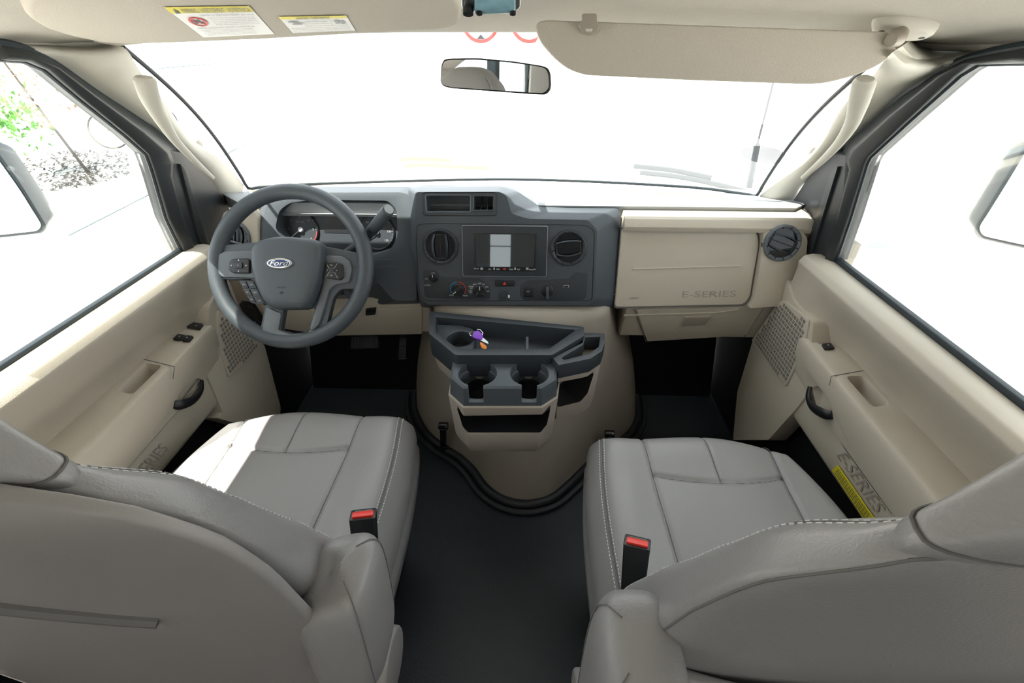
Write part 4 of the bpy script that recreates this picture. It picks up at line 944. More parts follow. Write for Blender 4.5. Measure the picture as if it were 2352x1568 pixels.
# cup holder block
top = [(1043, 816), (1282, 817), (1275, 868), (1243, 888), (1065, 888), (1036, 863)]
TQ = tz(Zp, top); 
side = inset(TQ, -.006)
cups = []
for u in (1097, 1216):
    c = Zp.px(u, 857); cups.append(c)
blk = [[V((a, b, zc-.055)) for a, b in side], [V((a, b, zc-.004)) for a, b in inset(TQ, -.002)], [V((a, b, zc)) for a, b in inset(TQ, .004)]]
cuts = []
for c in cups:
    cuts.append(cutter(*lathe(Zp, c, [(.0395, -.085), (.0415, -.030), (.0425, -.022), (.0445, -.020), (.0455, .02)], 44)))
    yfr = min(b for a, b in side)
    cuts.append(cutter(*box((c[0]-.017, yfr-.02, zc-.042), (c[0]+.017, c[1]-.02, zc+.02))))
v, f = ringloft(blk); cb = obj('cup_holder_panel', v, f, dark, cons, bevel=.0035, cut=cuts)
for c in cups:
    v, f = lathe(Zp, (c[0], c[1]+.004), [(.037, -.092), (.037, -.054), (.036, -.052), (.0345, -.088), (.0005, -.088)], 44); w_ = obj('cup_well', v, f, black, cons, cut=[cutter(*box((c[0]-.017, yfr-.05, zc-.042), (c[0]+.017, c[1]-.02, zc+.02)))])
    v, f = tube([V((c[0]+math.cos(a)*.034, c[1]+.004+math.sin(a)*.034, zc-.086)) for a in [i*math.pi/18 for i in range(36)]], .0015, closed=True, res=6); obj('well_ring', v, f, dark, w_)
# beige housing below the cup block
lower = [(1053, 1000), (1266, 1000), (1268, 1018), (1240, 1042), (1077, 1040), (1053, 1010)]
side2 = inset(TQ, -.010); zb = .372
cx_ = sum(a for a, b in side2)/len(side2); yf_ = min(b for a, b in side2)
def shr(k, dy): return [(cx_+(a-cx_)*k, yf_+(b-yf_)*(.6+.4*k)+dy) for a, b in side2]
bod = [[V((a, b, zb)) for a, b in shr(.90, .012)], [V((a, b, zb+.03)) for a, b in shr(.94, .003)], [V((a, b, zc-.055)) for a, b in side2], [V((a, b, zc-.052)) for a, b in inset(side2, .003)]]
Fp = Pl((cx_, yf_, .45), (0, -1, .05), XH)
oq = rpoly([Fp.px(*p) for p in [(1047, 941), (1062, 953), (1250, 954), (1266, 944), (1258, 980), (1243, 999), (1074, 999), (1060, 984)]], .004)
wellc = [cutter(*lathe(Zp, (c[0], c[1]+.004), [(.0375, -.10), (.0375, .05)], 36)) for c in cups]
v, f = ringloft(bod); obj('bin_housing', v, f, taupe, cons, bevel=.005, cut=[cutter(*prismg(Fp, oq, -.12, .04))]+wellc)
bx = [Fp.px(1060, 950), Fp.px(1255, 1002)]
def shade_liner(nm, pl, q, h0, h1):  # black sheet inside an opening, standing in for its shade
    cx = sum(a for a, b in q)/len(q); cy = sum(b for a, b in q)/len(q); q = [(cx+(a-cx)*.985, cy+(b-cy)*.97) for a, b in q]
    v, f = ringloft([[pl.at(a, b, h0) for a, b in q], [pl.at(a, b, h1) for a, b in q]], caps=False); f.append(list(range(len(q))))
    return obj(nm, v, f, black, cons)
shade_liner('bin_shade_lining', Fp, oq, -.119, -.008)

shade_liner('pocket_shade_lining', Sf, cutq, -.085, -.004)
# ================================================================== KEYS
kz = PZ(1100, 775, .603)
ks = thing('key_bunch', 'bunch of keys with purple fob and orange tag lying in the console tray', 'keys', tuple(kz-V((0, 0, .02))))
Kp = Pl(kz, (0, -.35, .94), XH)
prism('key_head', Kp, [(1087, 764), (1097, 759), (1110, 768), (1108, 780), (1100, 781), (1085, 775)], -.004, .003, purple, ks, r=.003, bevel=.0015)
prism('key_blade', Kp, [(1102, 773), (1110, 776), (1121, 785), (1122, 790), (1114, 787), (1101, 780)], -.001, .001, satin, ks, r=.001)
prism('orange_tag', Kp, [(1103, 783), (1110, 787), (1119, 795), (1116, 801), (1107, 799), (1102, 788)], -.006, -.002, orange, ks, r=.004, bevel=.001)
v, f = tube([Kp.at(Kp.px(1086, 767)[0]+math.cos(a)*.0075, Kp.px(1086, 767)[1]+math.sin(a)*.0075, .002) for a in [i*math.pi/10 for i in range(20)]], .0008, closed=True, res=6); obj('key_ring', v, f, chrome, ks)
v, f = tube([Kp.at(*Kp.px(*p), .004) for p in ((1096, 758), (1104, 760), (1110, 767), (1108, 771))], .0008, res=6); obj('split_ring', v, f, chrome, ks)
# ================================================================== SEATS
def catm(tab, z):
    for i in range(len(tab)-1):
        if tab[i][0] <= z <= tab[i+1][0]:
            t = (z-tab[i][0])/(tab[i+1][0]-tab[i][0]); p1, p2 = tab[i], tab[i+1]; p0 = tab[i-1] if i else p1; p3 = tab[i+2] if i+2 < len(tab) else p2
            return [.5*((2*b)+(c-a)*t+(2*a-5*b+4*c-d)*t*t+(-a+3*b-3*c+d)*t**3) for a, b, c, d in zip(p0, p1, p2, p3)][1:]
    return tab[-1][1:] if z > tab[-1][0] else tab[0][1:]
def seat(sx, cx, dy, label):
    """sx: +1 when the aisle is at +x (driver) ; local x>0 points to the aisle"""
    def T(x, y, z): return V((cx+sx*x, y+dy, z if (sx > 0 or z < .5) else z+(z-.5)*.075))
    st = thing('captain_seat', label, 'seat', (cx, .5+dy, 0), 'front captain seats')
    ztop, yf, yb, a_ = .470, .822, .26, .268
    cy = (yf+yb)/2; b_ = (yf-yb)/2
    def g(d, w_=.0045, h=.006): return h*math.exp(-(d/w_)**2)
    def seamx(y): # inboard insert seam |x| as function of y
        t = (yf-y)/(yf-yb); return .138-.012*t
    def hgt(x, y, m):
        h = ztop+.012*math.cos(min(1, abs(x)/.14)*math.pi/2)*0
        ax = abs(x); t = (yf-y)/(yf-yb)
        h += .020*math.exp(-((ax-.205)/.05)**2)*min(1, .35+t)          # bolsters
        h += .006*(1-min(1, ax/.13)**2)                                  # crown of insert
        h += .008*math.exp(-((t-.12)/.10)**2)                            # thigh roll
        if ax < seamx(y)+.02: h -= g(ax-seamx(y))
        if ax > .10: h -= g(ax-seamx(y))*0
        if ax < seamx(y): h -= g(y-(yf-.155-.02*(x/.14)**2*-1))
        if y > yf-.155: h -= g(x-0, .003, .004)
        e = max(0, (m-.80)/.20); h -= .050*e**2.4
        return h
    NX, NY = 150, 140; grid = []
    for j in range(NY+1):
        v_ = -1+2*j/NY; row = []
        for i in range(NX+1):
            u_ = -1+2*i/NX; c = .30 if u_ > 0 else .95
            if v_ < 0: c = .15
            fx = math.sqrt(1-c*v_*v_*.5) if True else 1; fy = math.sqrt(1-(c*.9)*u_*u_*.5)
            x = (a_ if u_ > 0 else .238)*u_*fx; y = cy+b_*v_*fy; m = max(abs(u_), abs(v_) if v_ > 0 else 0)
            row.append((x, y, hgt(x, y, m)))
        grid.append(row)
    vs = [T(*p) for r in grid for p in r]; n = NX+1
    fs = [[j*n+i, j*n+i+1, (j+1)*n+i+1, (j+1)*n+i] for j in range(NY) for i in range(NX)]
    bidx = [i for i in range(n)]+[j*n+NX for j in range(1, NY+1)]+[NY*n+i for i in range(NX-1, -1, -1)]+[j*n for j in range(NY-1, 0, -1)]
    loops = [bidx]
    for dz, sc in ((.012, 1.012), (.035, 1.02), (.06, 1.02), (.072, 1.012)):
        lp = []
        for q in bidx:
            j, i = divmod(q, n); x, y, z = grid[j][i]; lp.append(len(vs)); vs.append(T(x*sc, cy+(y-cy)*sc, min(z, ztop-.03)-dz))
        loops.append(lp)
    for A_, B_ in zip(loops[:-1], loops[1:]):
        for k in range(len(A_)):
            k2 = (k+1) % len(A_); fs.append([A_[k], A_[k2], B_[k2], B_[k]])
    fs.append(loops[-1])
    cush = obj('seat_cushion', vs, fs, leather, st, ang=75)
    # skirt below the cushion, lower than the cushion toward the aisle
    ring = []
    bd = [grid[q//n][q % n] for q in bidx][::3]
    for zz, sc in ((.385, 1.0), (.34, 1.03), (.30, 1.02), (.29, .98)):
        ring.append([T(x*sc, cy+(y-cy)*sc, zz) for x, y, z in bd])
    v, f = ringloft(ring); obj('seat_skirt', v, f, leather, st, ang=60)
    # seam threads
    def onh(x, y, m=0, lift=.0): return T(x, y, hgt(x, y, m)+lift)
    for s in (-1, 1):
        pts = []
        for k in range(40):
            y = yf-.035-.45*k/39; x = s*seamx(y); 
            uu = abs(x)/(a_ if s > 0 else .238); cc = .30 if s > 0 else .95
            v2 = (y-cy)/b_/math.sqrt(1-cc*.9*uu*uu*.5) if y > cy else 0
            if v2 > .97: continue
            pts.append(onh(x, y, max(0, v2), .0006))
        v, f = tube(pts, .0009, res=6); obj('insert_seam', v, f, seam, cush)
    pts = [onh(-.135+.27*k/24, yf-.155+.02*((-.135+.27*k/24)/.14)**2, 0, .0004) for k in range(25)]
    v, f = tube(pts, .0009, res=6); obj('insert_seam', v, f, seam, cush)
    pts = [onh(0, yf-.02-.13*k/12, max(0, (yf-.02-.13*k/12-cy)/b_), .0006) for k in range(13)]
    v, f = tube(pts, .0011, res=6); obj('insert_seam', v, f, seam, cush)
    parts = [stitches([p+V((o, 0, .0016)) for p in pts]) for o in (-.006, .006)]
    # double stitched outer edge, aisle side
    eg = []
    for k in range(60):
        v_ = .93-1.6*k/59; u_ = .90; c = .30 if v_ > 0 else .15; x = a_*u_*math.sqrt(1-c*v_*v_*.5); y = cy+b_*v_*math.sqrt(1-c*.9*u_*u_*.5); eg.append((x, y, max(abs(u_), v_)))
    E1 = [T(x, y, hgt(x, y, m)+.0012) for x, y, m in eg]
    parts += [stitches(E1), stitches([p+V((sx*.010, 0, -.004)) for p in E1])]
    v, f = tube([p+V((sx*.005, 0, -.0025)) for p in E1], .0012, res=6); obj('edge_seam', v, f, seam, cush)
    v, f = join_lists(parts); s_ = obj('stitching', v, f, thread, cush)
    # pedestal
    v, f = ringloft([[T(a, b, z) for a, b in ((-.20, .36), (.20, .36), (.20, .70), (-.20, .70))] for z in (0, .295)]); obj('seat_base', v, f, black, st, bevel=.01)
    # ---------------- backrest
    BT = [(.34, .47, .27, .235, .245), (.45, .45, .255, .250, .262), (.60, .397, .240, .282, .298), (.75, .335, .222, .268, .308), (.85, .292, .210, .245, .295), (.92, .262, .198, .228, .268), (.98, .221, .183, .196, .214), (1.01, .210, .175, .165, .160)]
    def sect(z, grow=0, N=72):
        a = catm(BT, z); y1, y0, w1, w0 = a; out = []
        for k in range(N):
            th = 2*math.pi*k/N; c, s = math.cos(th), math.sin(th); e = 2/4.2
            X = math.copysign(abs(c)**e, c); Y = math.copysign(abs(s)**e, s)
            t = (Y+1)/2; wd = w0*(1-t)+w1*t; xx = X*wd*(1 if X > 0 else .82); yy = y0+(y1-y0)*t
            if Y > .3: yy -= .030*(1-min(1, (abs(xx)/(wd*.62)))**2)*(Y-.3)/.7   # dished front
            out.append(T(xx*(1+grow), yy, z))
        return out
    zs = [.34+(1.01-.34)*i/44 for i in range(45)]
    rings = [sect(z) for z in zs]
    c = sum(rings[-1], V())/len(rings[-1])
    for s, d in ((.93, .012), (.8, .019), (.55, .024), (.2, .026)): rings.append([c+(p-c)*s+V((0, 0, d)) for p in rings[-1 if s > .92 else 44]] if False else [c+(p-c)*s+V((0, 0, d)) for p in rings[44]])
    v, f = ringloft(rings); bk = obj('backrest', v, f, leather, st, ang=75)
    # front edge seam (aisle side) : corner at ~45deg
    N = 72
    def corner(z, k, lift=.0012):
        r = sect(z); p = r[k]; c = sum(r, V())/N; d = (p-c); d.z = 0; return p+d.normalized()*lift
    kf = 6 
    zz = [.50+.49*i/50 for i in range(51)]
    E1 = [corner(z, kf) for z in zz]; E2 = [corner(z, kf+2) for z in zz]; E0 = [corner(z, kf+1, .0002) for z in zz]
    parts = [stitches(E1), stitches(E2)]
    v, f = tube(E0, .0009, res=6); obj('edge_seam', v, f, seam, bk)
    # outboard edge as well
    E1 = [corner(z, 36-kf) for z in zz]; v, f = stitches(E1); obj('stitching', v, f, thread, bk); v, f = join_lists(parts); obj('stitching', v, f, thread, bk)
    # rear seam
    kr = 72-4
    if sx < 0:
        v, f = tube([corner(z, kr, -.0002) for z in zz], .0011, res=6); obj('rear_seam', v, f, seam, bk)
    # ---------------- board on the back
    hs = []
    for z in [.30+((1.03 if sx > 0 else .74)-.30)*(i/30)**.8 for i in range(31)]:
        y1, y0, w1, w0 = catm(BT, max(.34, z)); w_ = catm(((.30, .27), (.45, .285), (.6, .305), (.82, .303), (.91, .288), (.97, .256), (1.0, .205), (1.02, .13), (1.035, .05)), z)[0] if sx > 0 else w0*.88
        row = []
        for i in range(25):
            t = -1+2*i/24; row.append(T((t if t > 0 else t*.82)*w_, y0-.014-.024*(1-t*t)+.006*abs(t)**6-(.0 if sx > 0 else -.008), z))
        hs.append(row)
    vs = [p for r in hs for p in r]; nn = 25; fs = [[j*nn+i, j*nn+i+1, (j+1)*nn+i+1, (j+1)*nn+i] for j in range(30) for i in range(24)]
    o2 = len(vs); vs += [p+V((0, .012, 0)) for p in vs]; fs += [[q+o2 for q in r[::-1]] for r in fs[:]]
    for L_ in ([i for i in range(nn)], [30*nn+i for i in range(nn)], [j*nn for j in range(31)], [j*nn+24 for j in range(31)]):
        for a, b in zip(L_[:-1], L_[1:]): fs.append([a, b, b+o2, a+o2])
    brd = obj('back_board', vs, fs, shellm if sx > 0 else leather, st, bevel=.004, seg=3, ang=60)
    # map pocket mouth
    pts = []
    for i in range(25):
        t = -1+2*i/24; z = .885-.14*t; y1, y0, w1, w0 = catm(BT, z); pts.append(T(t*w0*.92, y0-.014-.024*(1-t*t)-.001, z))
    if sx > 0: v, f = tube(pts[4:21], .007, res=8); obj('pocket_mouth', v, f, seam, brd)
    # ---------------- headrest
    HT = [(.955, .212, .198, .185, .20), (.985, .220, .182, .200, .215), (1.005, .222, .170, .193, .195), (1.03, .226, .155, .180, .17), (1.08, .238, .13, .150, .14), (1.13, .252, .11, .140, .13), (1.18, .245, .11, .120, .11), (1.21, .230, .12, .09, .08)]
    rg = []
    for i in range(24):
        z = .955+(1.21-.955)*i/23; y1, y0, w1, w0 = catm(HT, z); r = []
        for k in range(48):
            th = 2*math.pi*k/48; c, s = math.cos(th), math.sin(th); e = 2/3.4
            X = math.copysign(abs(c)**e, c); Y = math.copysign(abs(s)**e, s); t = (Y+1)/2; wd = w0*(1-t)+w1*t; r.append(T(X*wd, y0+(y1-y0)*t, z))
        rg.append(r)
    c = sum(rg[-1], V())/48; rg += [[c+(p-c)*s+V((0, 0, d)) for p in rg[23]] for s, d in ((.8, .014), (.5, .022), (.1, .024))]
    v, f = ringloft(rg); hr = obj('headrest', v, f, leather, st, ang=75)
    E1 = [rg[i][6]+V((sx*.001, .001, 0)) for i in range(2, 23)]; v, f = tube([p for p in E1], .0012, res=6); obj('headrest_seam', v, f, seam, hr)
    v, f = stitches([p+V((sx*.004, -.004, 0)) for p in E1]); obj('stitching', v, f, thread, hr)
    # seam between headrest and backrest
    zz0 = .995; y1, y0, w1, w0 = catm(HT, zz0); pts = []
    for k in range(0, 49):
        th = 2*math.pi*k/48; c, s = math.cos(th), math.sin(th); e = 2/3.4; X = math.copysign(abs(c)**e, c); Y = math.copysign(abs(s)**e, s); t = (Y+1)/2; wd = w0*(1-t)+w1*t; pts.append(T(X*wd*1.004, y0+(y1-y0)*t, zz0))
    v, f = tube(pts[:-1], .0010, closed=True, res=6); obj('headrest_joint', v, f, seam, hr)
    # ---------------- folded armrest on the aisle side
    X0, X1, Y0, Y1, Z0, Z1 = (.274, .364, .200, .312, .565, .752) if sx > 0 else (.262, .346, .142, .280, .46, .800)
    rg = []
    for t, k in ((0, .25), (.015, .6), (.05, .82), (.12, .93), (.25, .98), (.4, 1), (.55, 1), (.70, 1), (.80, .985), (.88, .95), (.94, .88), (.98, .74), (1.0, .45), (1.005, .1)):
        z = Z0+(Z1-Z0)*t; r = []
        for q in range(40):
            th = 2*math.pi*q/40; c, s = math.cos(th), math.sin(th); e = 2/3.2; X = math.copysign(abs(c)**e, c); Y = math.copysign(abs(s)**e, s)
            r.append(T((X0+X1)/2+X*(X1-X0)/2*k, (Y0+Y1)/2+Y*(Y1-Y0)/2*k+.02*(t-.5), z+(.012*X if sx > 0 else .0)))
        rg.append(r)
    v, f = ringloft(rg); am = obj('armrest', v, f, leather, st, ang=75, subsurf=1)
    for kk in (4, 37 if sx < 0 else 35):
        pts = [rg[i][kk] for i in range(1, 13)]; c = [sum(rg[i], V())/40 for i in range(1, 13)]
        pts = [p+(p-q).normalized()*.0004 for p, q in zip(pts, c)]; v, f = tube(pts, .0007, res=6); obj('armrest_seam', v, f, seam, am)
    # seam around the end cap (curving over the top)
    # pivot and recliner cover
    v, f = tube([T(.265, .27, .60), T(.300, .27, .60)], .026, res=20); obj('armrest_pivot', v, f, black, st)
    v, f = tube([T(.272, .30, .40), T(.325, .30, .40)], .052, res=24, flat=1.0); obj('recliner_cover', v, f, shellm, st, bevel=.006)
    # ---------------- belt buckle
    if sx > 0: bt = PZ(834, 1180, .615)
    else: bt = PZ(1464, 1244, .590)
    dd = V((0, .34, .94)).normalized(); t_ = bt; e1 = V((sx*.5, -.8, .25)); e1 = (e1-dd*e1.dot(dd)).normalized(); Bp = Pl(t_, dd, V((1, .25 if sx > 0 else -.35, 0)))
    q = rpoly([(-.020, -.014), (.020, -.014), (.020, .014), (-.020, .014)], .004)
    v, f = ringloft([[Bp.at(a*.8, b*.8, -.16) for a, b in q], [Bp.at(a*.92, b*.9, -.07) for a, b in q], [Bp.at(a, b, 0) for a, b in q]]); bu = obj('belt_buckle', v, f, black, st, bevel=.003)
    v, f = prismg(Bp, rpoly([(-.016, -.010), (.016, -.010), (.016, .003), (-.016, .003)], .002), -.002, .0035); obj('release_button', v, f, redm, bu, bevel=.0015)
    v, f = prismg(Bp, [(-.013, .006), (.013, .006), (.013, .009), (-.013, .009)], .0, .0012); obj('latch_slot', v, f, seam, bu)
    return st
seat(1, -.465, 0.0, 'grey leather driver seat behind the steering wheel with folded armrest')
seat(-1, .470, -.052, 'grey leather passenger seat behind the glove box with folded armrest')
# yellow warning label by the passenger door
YL = Pl((.757, .6, .40), (-1, 0, 0), (0, 1, 0))
p_ = [YL.px(*p) for p in [(1911, 1080), (1924, 1068), (2008, 1190), (1996, 1209)]]
v, f = prismg(YL, p_, -.001, .001); yl = thing('warning_label', 'yellow printed warning strip beside the passenger seat under the door pocket', 'label', tuple(YL.at(*p_[2])))
obj('label_strip', v, f, yellow, yl)
parts = []
for r in range(4):
    a0, a1 = .18+r*.2, .26+r*.2
    def bl(s, t): 
        q = [V((*x, 0)) for x in p_]; w_ = (q[0]*(1-s)+q[3]*s)*(1-t)+(q[1]*(1-s)+q[2]*s)*t; return YL.at(w_.x, w_.y, .0014)
    for k in range(16):
        s0 = .06+k*.055; s1 = s0+random.uniform(.03, .048); parts.append(([bl(s0, a0), bl(s1, a0), bl(s1, a1), bl(s0, a1)], [[0, 1, 2, 3]]))
v, f = join_lists(parts); obj('label_print', v, f, ink, yl, smooth=False)['kind'] = 'stuff'
# ================================================================== VISORS, MIRROR, DOME LAMP
VL = Pl((-.3, .93, 1.208), (0, .20, -1), (1, 0, 0))
VL = Pl((-.3, .93, 1.212), (0, -.20, -1), (1, 0, 0))
vo = [(1062, 30), (1050, 5), (980, -60), (300, -90), (110, -60), (62, -5), (52, 20), (62, 42), (100, 66), (160, 84), (235, 99), (320, 103), (600, 92), (880, 76), (1030, 68), (1056, 58)]
vis = thing('sun_visor', 'folded up sun visor with warning labels above the driver', 'sun visor', tuple(VL.hit(500, 40)), 'sun visors')
q = rpoly([VL.px(*p) for p in vo], .02)
v, f = prismg(VL, q, -.020, .0); vb = obj('visor_body', v, f, visorm, vis, bevel=.009, seg=4)
def label(corners, pl, par, yh, rows, nm, h=.0006):
    q = [pl.px(*p) for p in corners]; Q = [V((*x, 0)) for x in q]
    def at(s, t, hh): w_ = (Q[0]*(1-s)+Q[1]*s)*(1-t)+(Q[3]*(1-s)+Q[2]*s)*t; return pl.at(w_.x, w_.y, hh)
    def qd(s0, t0, s1, t1, hh): return [at(s0, t0, hh), at(s1, t0, hh), at(s1, t1, hh), at(s0, t1, hh)]
    lb = obj(nm, qd(0, 0, 1, 1, h), [[0, 1, 2, 3]], paper, par, smooth=False)
    obj('yellow_header', qd(0, 0, 1, yh, h*2), [[0, 1, 2, 3]], yellow, lb, smooth=False)
    parts = []
    for s_, a, b, c, d in rows:
        uv, fs, asp = textmesh(s_); parts.append(([at(a+(c-a)*x, d+(b-d)*y, h*3) for x, y in uv], fs))
    v, f = join_lists(parts); k = obj('label_print', v, f, ink, lb, smooth=False); k['kind'] = 'stuff'
    return lb, at, qd
rows = [('WARNING / AVERTISSEMENT / ADVERTENCIA', .16, .03, .98, .155), ('DEATH or SERIOUS INJURY can occur', .32, .20, .98, .26)]
rows += [(s_, .38, .29+i*.055, .95, .325+i*.055) for i, s_ in enumerate(('Children 12 and under can be killed by the air bag', 'The back seat is the safest place for children', 'Never put a rear facing child seat in the front', 'Sit as far back as possible from the air bag', 'Always use seat belts and child restraints'))]
rows += [('RISQUE de BLESSURES GRAVES ou MORTELLES', .10, .60, .85, .65)]+[(s_, .10, .68+i*.05, .80, .71+i*.05) for i, s_ in enumerate(('Les enfants de 12 ans et moins peuvent etre tues par le sac gonflable', 'Le siege arriere est la place la plus sure pour les enfants', 'Ne jamais placer un siege enfant vers arriere a avant', 'Toujours utiliser les ceintures de securite', 'Asseyez vous le plus loin possible du sac'))]
lb, at, qd = label([(375, 14), (571, 11), (630, 77), (467, 85)], VL, vb, .17, rows, 'airbag_warning_label')
c = at(.20, .42, .0016); e1 = (at(.30, .42, .0016)-at(.20, .42, .0016)); e2 = (at(.20, .55, .0016)-at(.20, .42, .0016))
ring = [c+e1*.95*math.cos(a)+e2*1.0*math.sin(a) for a in [i*math.pi/16 for i in range(32)]]
v, f = tube(ring, .0016, closed=True, res=5, flat=.4, up=tuple(VL.n)); pr = obj('prohibition_ring', v, f, redmark, lb)
v, f = tube([ring[20], ring[4]], .0012, res=5, flat=.4, up=tuple(VL.n)); obj('prohibition_bar', v, f, redmark, pr)
v, f = join_lists([([c+e1*x0+e2*y0, c+e1*x1+e2*y0, c+e1*x1+e2*y1, c+e1*x0+e2*y1], [[0, 1, 2, 3]]) for x0, y0, x1, y1 in ((-.5, -.3, -.1, .4), (-.05, -.5, .25, .1), (.1, .1, .5, .5))]); obj('child_seat_pictogram', v, f, ink, lb, smooth=False)['kind'] = 'stuff'
v, f = ringloft([[at(.06, .15, .0018), at(.12, .15, .0018), at(.09, .03, .0018)], [at(.06, .15, .002), at(.12, .15, .002), at(.09, .03, .002)]]); obj('alert_triangle', v, f, ink, lb, smooth=False)
rows = [('WARNING / AVERTISSEMENT', .25, .02, .75, .15), ('Avoid rollover crashes', .34, .22, .68, .30), ('Drive slowly, buckle up', .34, .36, .68, .44), ('Always wear your safety belt in this vehicle', .30, .50, .95, .56)]+[('See owner manual for more information, consulter le guide, vea el manual', .05, .62+i*.09, .95, .67+i*.09) for i in range(4)]
lb, at, qd = label([(638, 36), (794, 33), (816, 69), (673, 75)], VL, vb, .15, rows, 'rollover_warning_label')
v, f = join_lists([(qd(.08, .25, .24, .32, .0016), [[0, 1, 2, 3]]), (qd(.12, .36, .28, .44, .0016), [[0, 1, 2, 3]]), (qd(.78, .24, .84, .46, .0016), [[0, 1, 2, 3]]), (qd(.86, .30, .92, .48, .0016), [[0, 1, 2, 3]])]); obj('car_pictogram', v, f, greymark, lb, smooth=False)['kind'] = 'stuff'
for s in (.31, .72):
    v, f = (qd(s, .2, s+.004, .52, .0016), [[0, 1, 2, 3]]); obj('label_rule', v, f, ink, lb, smooth=False)

VR = Pl(PY(1640, 120, .80), (0, -1, .10), (1, 0, 0))
vis = thing('sun_visor', 'lowered plain grey sun visor with clip above the passenger', 'sun visor', tuple(VR.hit(1640, 190)), 'sun visors')
vo = [(1228, 60), (1240, 48), (1260, 46), (1376, 50), (2046, 73), (2052, 98), (2063, 118), (2020, 150), (1965, 174), (1897, 191), (1859, 193), (1600, 184), (1345, 172), (1306, 158), (1276, 135), (1242, 97)]
v, f = prismg(VR, rpoly([VR.px(*p) for p in vo], .012), -.016, .0); vb = obj('visor_body', v, f, visorm, vis, bevel=.006, seg=4)
prism('visor_clip', VR, [(1334, 33), (1370, 33), (1369, 50), (1376, 60), (1372, 74), (1360, 81), (1346, 80), (1334, 74), (1326, 58), (1336, 50)], .002, .010, taupe, vis, r=.004, bevel=.003)
prism('clip_slot', VR, [(1342, 67), (1360, 67), (1358, 74), (1344, 74)], .009, .0110, pillar, vis, r=.002, bevel=.0008)
# pivot mount on the headliner
c = PY(2078, 58, .83); pz = Pl(c, (-.15, -.35, -1), (1, 0, 0))
v, f = ringloft([[pz.at(math.cos(a)*.046*s, math.sin(a)*.026*s, h) for a in [i*math.pi/20 for i in range(40)]] for s, h in ((1, -.03), (1, .0), (.93, .008), (.8, .012), (.3, .013))]); pm = obj('pivot_mount', v, f, pillar, vis)
v, f = tube([pz.at(-.005, .0, .008), PY(2062, 88, .80), PY(2045, 92, .79)], [.013, .011, .009], res=12); obj('pivot_arm', v, f, taupe, vis, bevel=.002)
for dx in (-.03, .03):
    v, f = lathe(pz, (dx, 0), [(.004, .006), (.004, .0125), (.0005, .0125)], 14); obj('mount_screw', v, f, black, pm)

# rear view mirror
MP = Pl(PY(1138, 176, .93), (-.20, -1, .066), (1, 0, 0))
mo = [(1017, 137), (1030, 134), (1095, 133), (1180, 141), (1244, 151), (1258, 156), (1264, 170), (1266, 204), (1254, 218), (1225, 217), (1034, 203), (1016, 198), (1010, 188), (1012, 150)]
rv = thing('rear_view_mirror', 'black rimmed rear view mirror hanging behind the windshield', 'mirror', tuple(MP.hit(1138, 210)))
q = rpoly([MP.px(*p) for p in mo], .008)
cx_ = sum(a for a, b in q)/len(q); cy3 = sum(b for a, b in q)/len(q)
v, f = ringloft([[MP.at(cx_+(a-cx_)*.8, cy3+(b-cy3)*.7, -.028) for a, b in q], [MP.at(a, b, -.010) for a, b in q], [MP.at(a, b, 0) for a, b in q]]); mh = obj('mirror_housing', v, f, black, rv, bevel=.004)
# mirror glass : aimed a little toward the driver through its own tilt
qi = [(cx_+(a-cx_)*.967, cy3+(b-cy3)*.90) for a, b in q]
v, f = prismg(MP, qi, .0, .0015); obj('mirror_glass', v, f, mirrorm, rv)
mc_ = MP.at(cx_, cy3, -.02)
v, f = tube([mc_, CAM+(mc_-CAM)*1.10, CAM+(mc_-CAM)*1.20, CAM+(mc_-CAM)*1.215], [.010, .007, .010, .016], res=12); obj('mirror_stalk', v, f, black, rv)

# dome lamp
c = PZ(1128, -4, 1.268); dp = Pl(c, (0, -.45, -1), (1, 0, 0))
dl = thing('dome_lamp', 'clear map lamp with buttons on the headliner at the top edge', 'lamp', tuple(c))
prism('lamp_base', dp, [(1060, -60), (1196, -62), (1196, 8), (1186, 15), (1068, 18), (1060, 8)], -.012, .004, satin, dl, r=.004, bevel=.003)
lm = mat('lamp_lens_blue', (.25, .45, .52), .1, spec=.8, var=.5, vscale=60)
prism('lamp_lens', dp, [(1090, -50), (1184, -50), (1184, 8), (1090, 12)], .003, .008, lm, dl, r=.003, bevel=.002)
for u, k in ((1075, 6), (1101, 3.5), (1178, 3.5)):
    v, f = lathe(dp, dp.px(u, 5), [(k*.0008, .004), (k*.0008, .010), (.0004, .010)], 16); obj('lamp_button', v, f, black, dl)

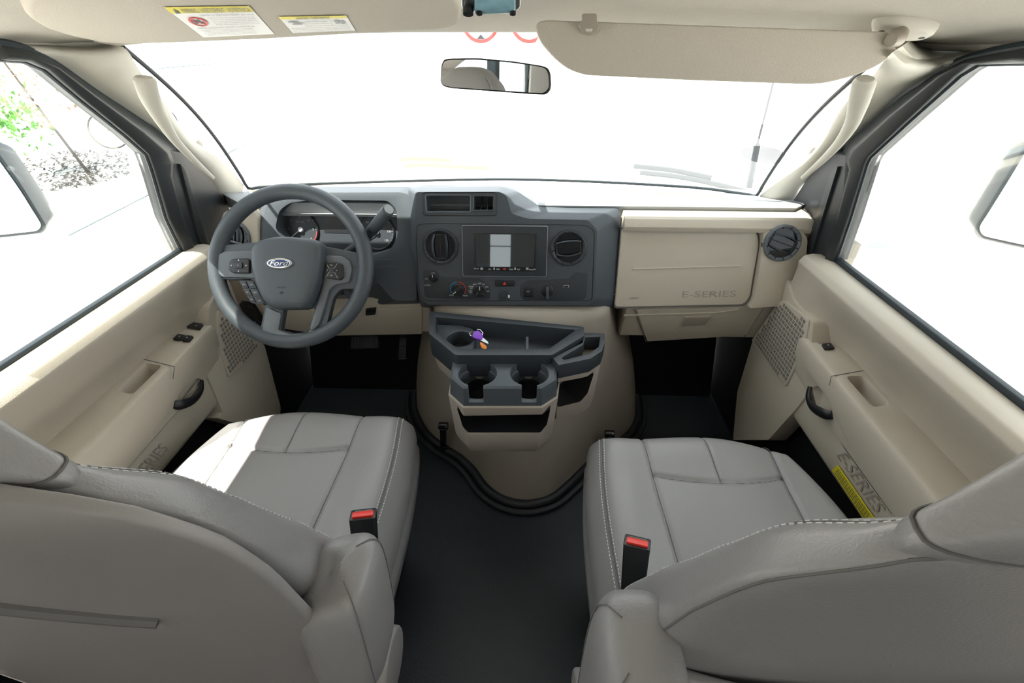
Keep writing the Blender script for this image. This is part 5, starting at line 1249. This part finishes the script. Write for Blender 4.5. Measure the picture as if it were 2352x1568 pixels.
# ================================================================== REAR CABIN (behind the camera)
v, f = box((-1.15, -3.3, -.06), (-1.10, -.10, 1.95)); 
def wall_hole(nm, x0, x1, y0, y1, z0, z1, wy0, wy1, wz0, wz1, m_):
    parts = [box((x0, y0, z0), (x1, y1, wz0)), box((x0, y0, wz1), (x1, y1, z1)), box((x0, y0, wz0), (x1, wy0, wz1)), box((x0, wy1, wz0), (x1, y1, wz1))]
    return struct(obj(nm, *join_lists(parts), m_, smooth=False))
wall_hole('wall_rear_left', -1.16, -1.10, -3.3, -.12, -.06, 2.0, -1.9, -.75, .85, 1.55, rearw)
wall_hole('wall_rear_right', 1.10, 1.16, -3.3, -.12, -.06, 2.0, -1.9, -.55, .85, 1.55, rearw)
struct(obj('wall_back', *join_lists([box((-1.16, -3.36, -.06), (-.38, -3.3, 2.0)), box((-.13, -3.36, -.06), (1.16, -3.3, 2.0)), box((-.38, -3.36, -.06), (-.13, -3.3, .55)), box((-.38, -3.36, 1.6), (-.13, -3.3, 2.0))]), rearw, smooth=False))
w4 = struct(obj('window_4', *box((-.38, -3.335, .55), (-.13, -3.325, 1.6)), glass))
for z in (.82, 1.08, 1.36):
    obj('window_bar', *box((-.38, -3.345, z-.006), (-.13, -3.32, z+.006)), seal, w4)
struct(obj('ceiling_rear', *box((-1.16, -3.36, 2.0), (1.16, -.12, 2.04)), rearw))
struct(obj('floor_rear', *box((-1.16, -3.3, -.10), (1.16, -.12, -.062)), floorm))
struct(obj('wall_over_cab', *box((-1.16, -.16, 1.40), (1.16, -.12, 2.0)), rearw))
for sx in (-1, 1):
    struct(obj('trim_3' if sx < 0 else 'trim_4', *box((min(sx*.84, sx*1.16), -.16, -.06), (max(sx*.84, sx*1.16), -.12, 1.40)), pillar))
for nm, x, y0, y1 in (('window_2', -1.13, -1.9, -.75), ('window_3', 1.13, -1.9, -.55)):
    w_ = struct(obj(nm, *box((x-.004, y0, .85), (x+.004, y1, 1.55)), glass))
    v, f = join_lists([tube([V((x, y0, .85)), V((x, y1, .85)), V((x, y1, 1.55)), V((x, y0, 1.55))], .03, closed=True, res=8), box((x-.03, (y0+y1)/2-.03, .85), (x+.03, (y0+y1)/2+.03, 1.55))]); obj('window_frame', v, f, seal, w_)
cb_ = obj('reflector', *box((.50, -2.2, -.06), (1.08, -1.5, 1.95)), cab_white, bevel=.01); tag(cb_, 'white cupboard added in the unseen rear cabin for reflections', 'reflector')  # white cupboard added out of view so it can reflect in the screen
# fill light and panel added in the unseen rear cabin
ld = bpy.data.lights.new('cabin_fill_light', 'AREA'); ld.shape = 'RECTANGLE'; ld.size = 1.2; ld.size_y = 1.6; ld.energy = 12; ld.color = (1, .93, .85)
lo_ = bpy.data.objects.new('cabin_fill_light', ld); COL.objects.link(lo_); lo_.location = (0, -1.2, 1.97)
fx = obj('fill_light_panel', *box((-.6, -2.0, 1.975), (.6, -.4, 2.0)), white); tag(fx, 'flat white panel added above the rear cabin fill light', 'fill light panel')
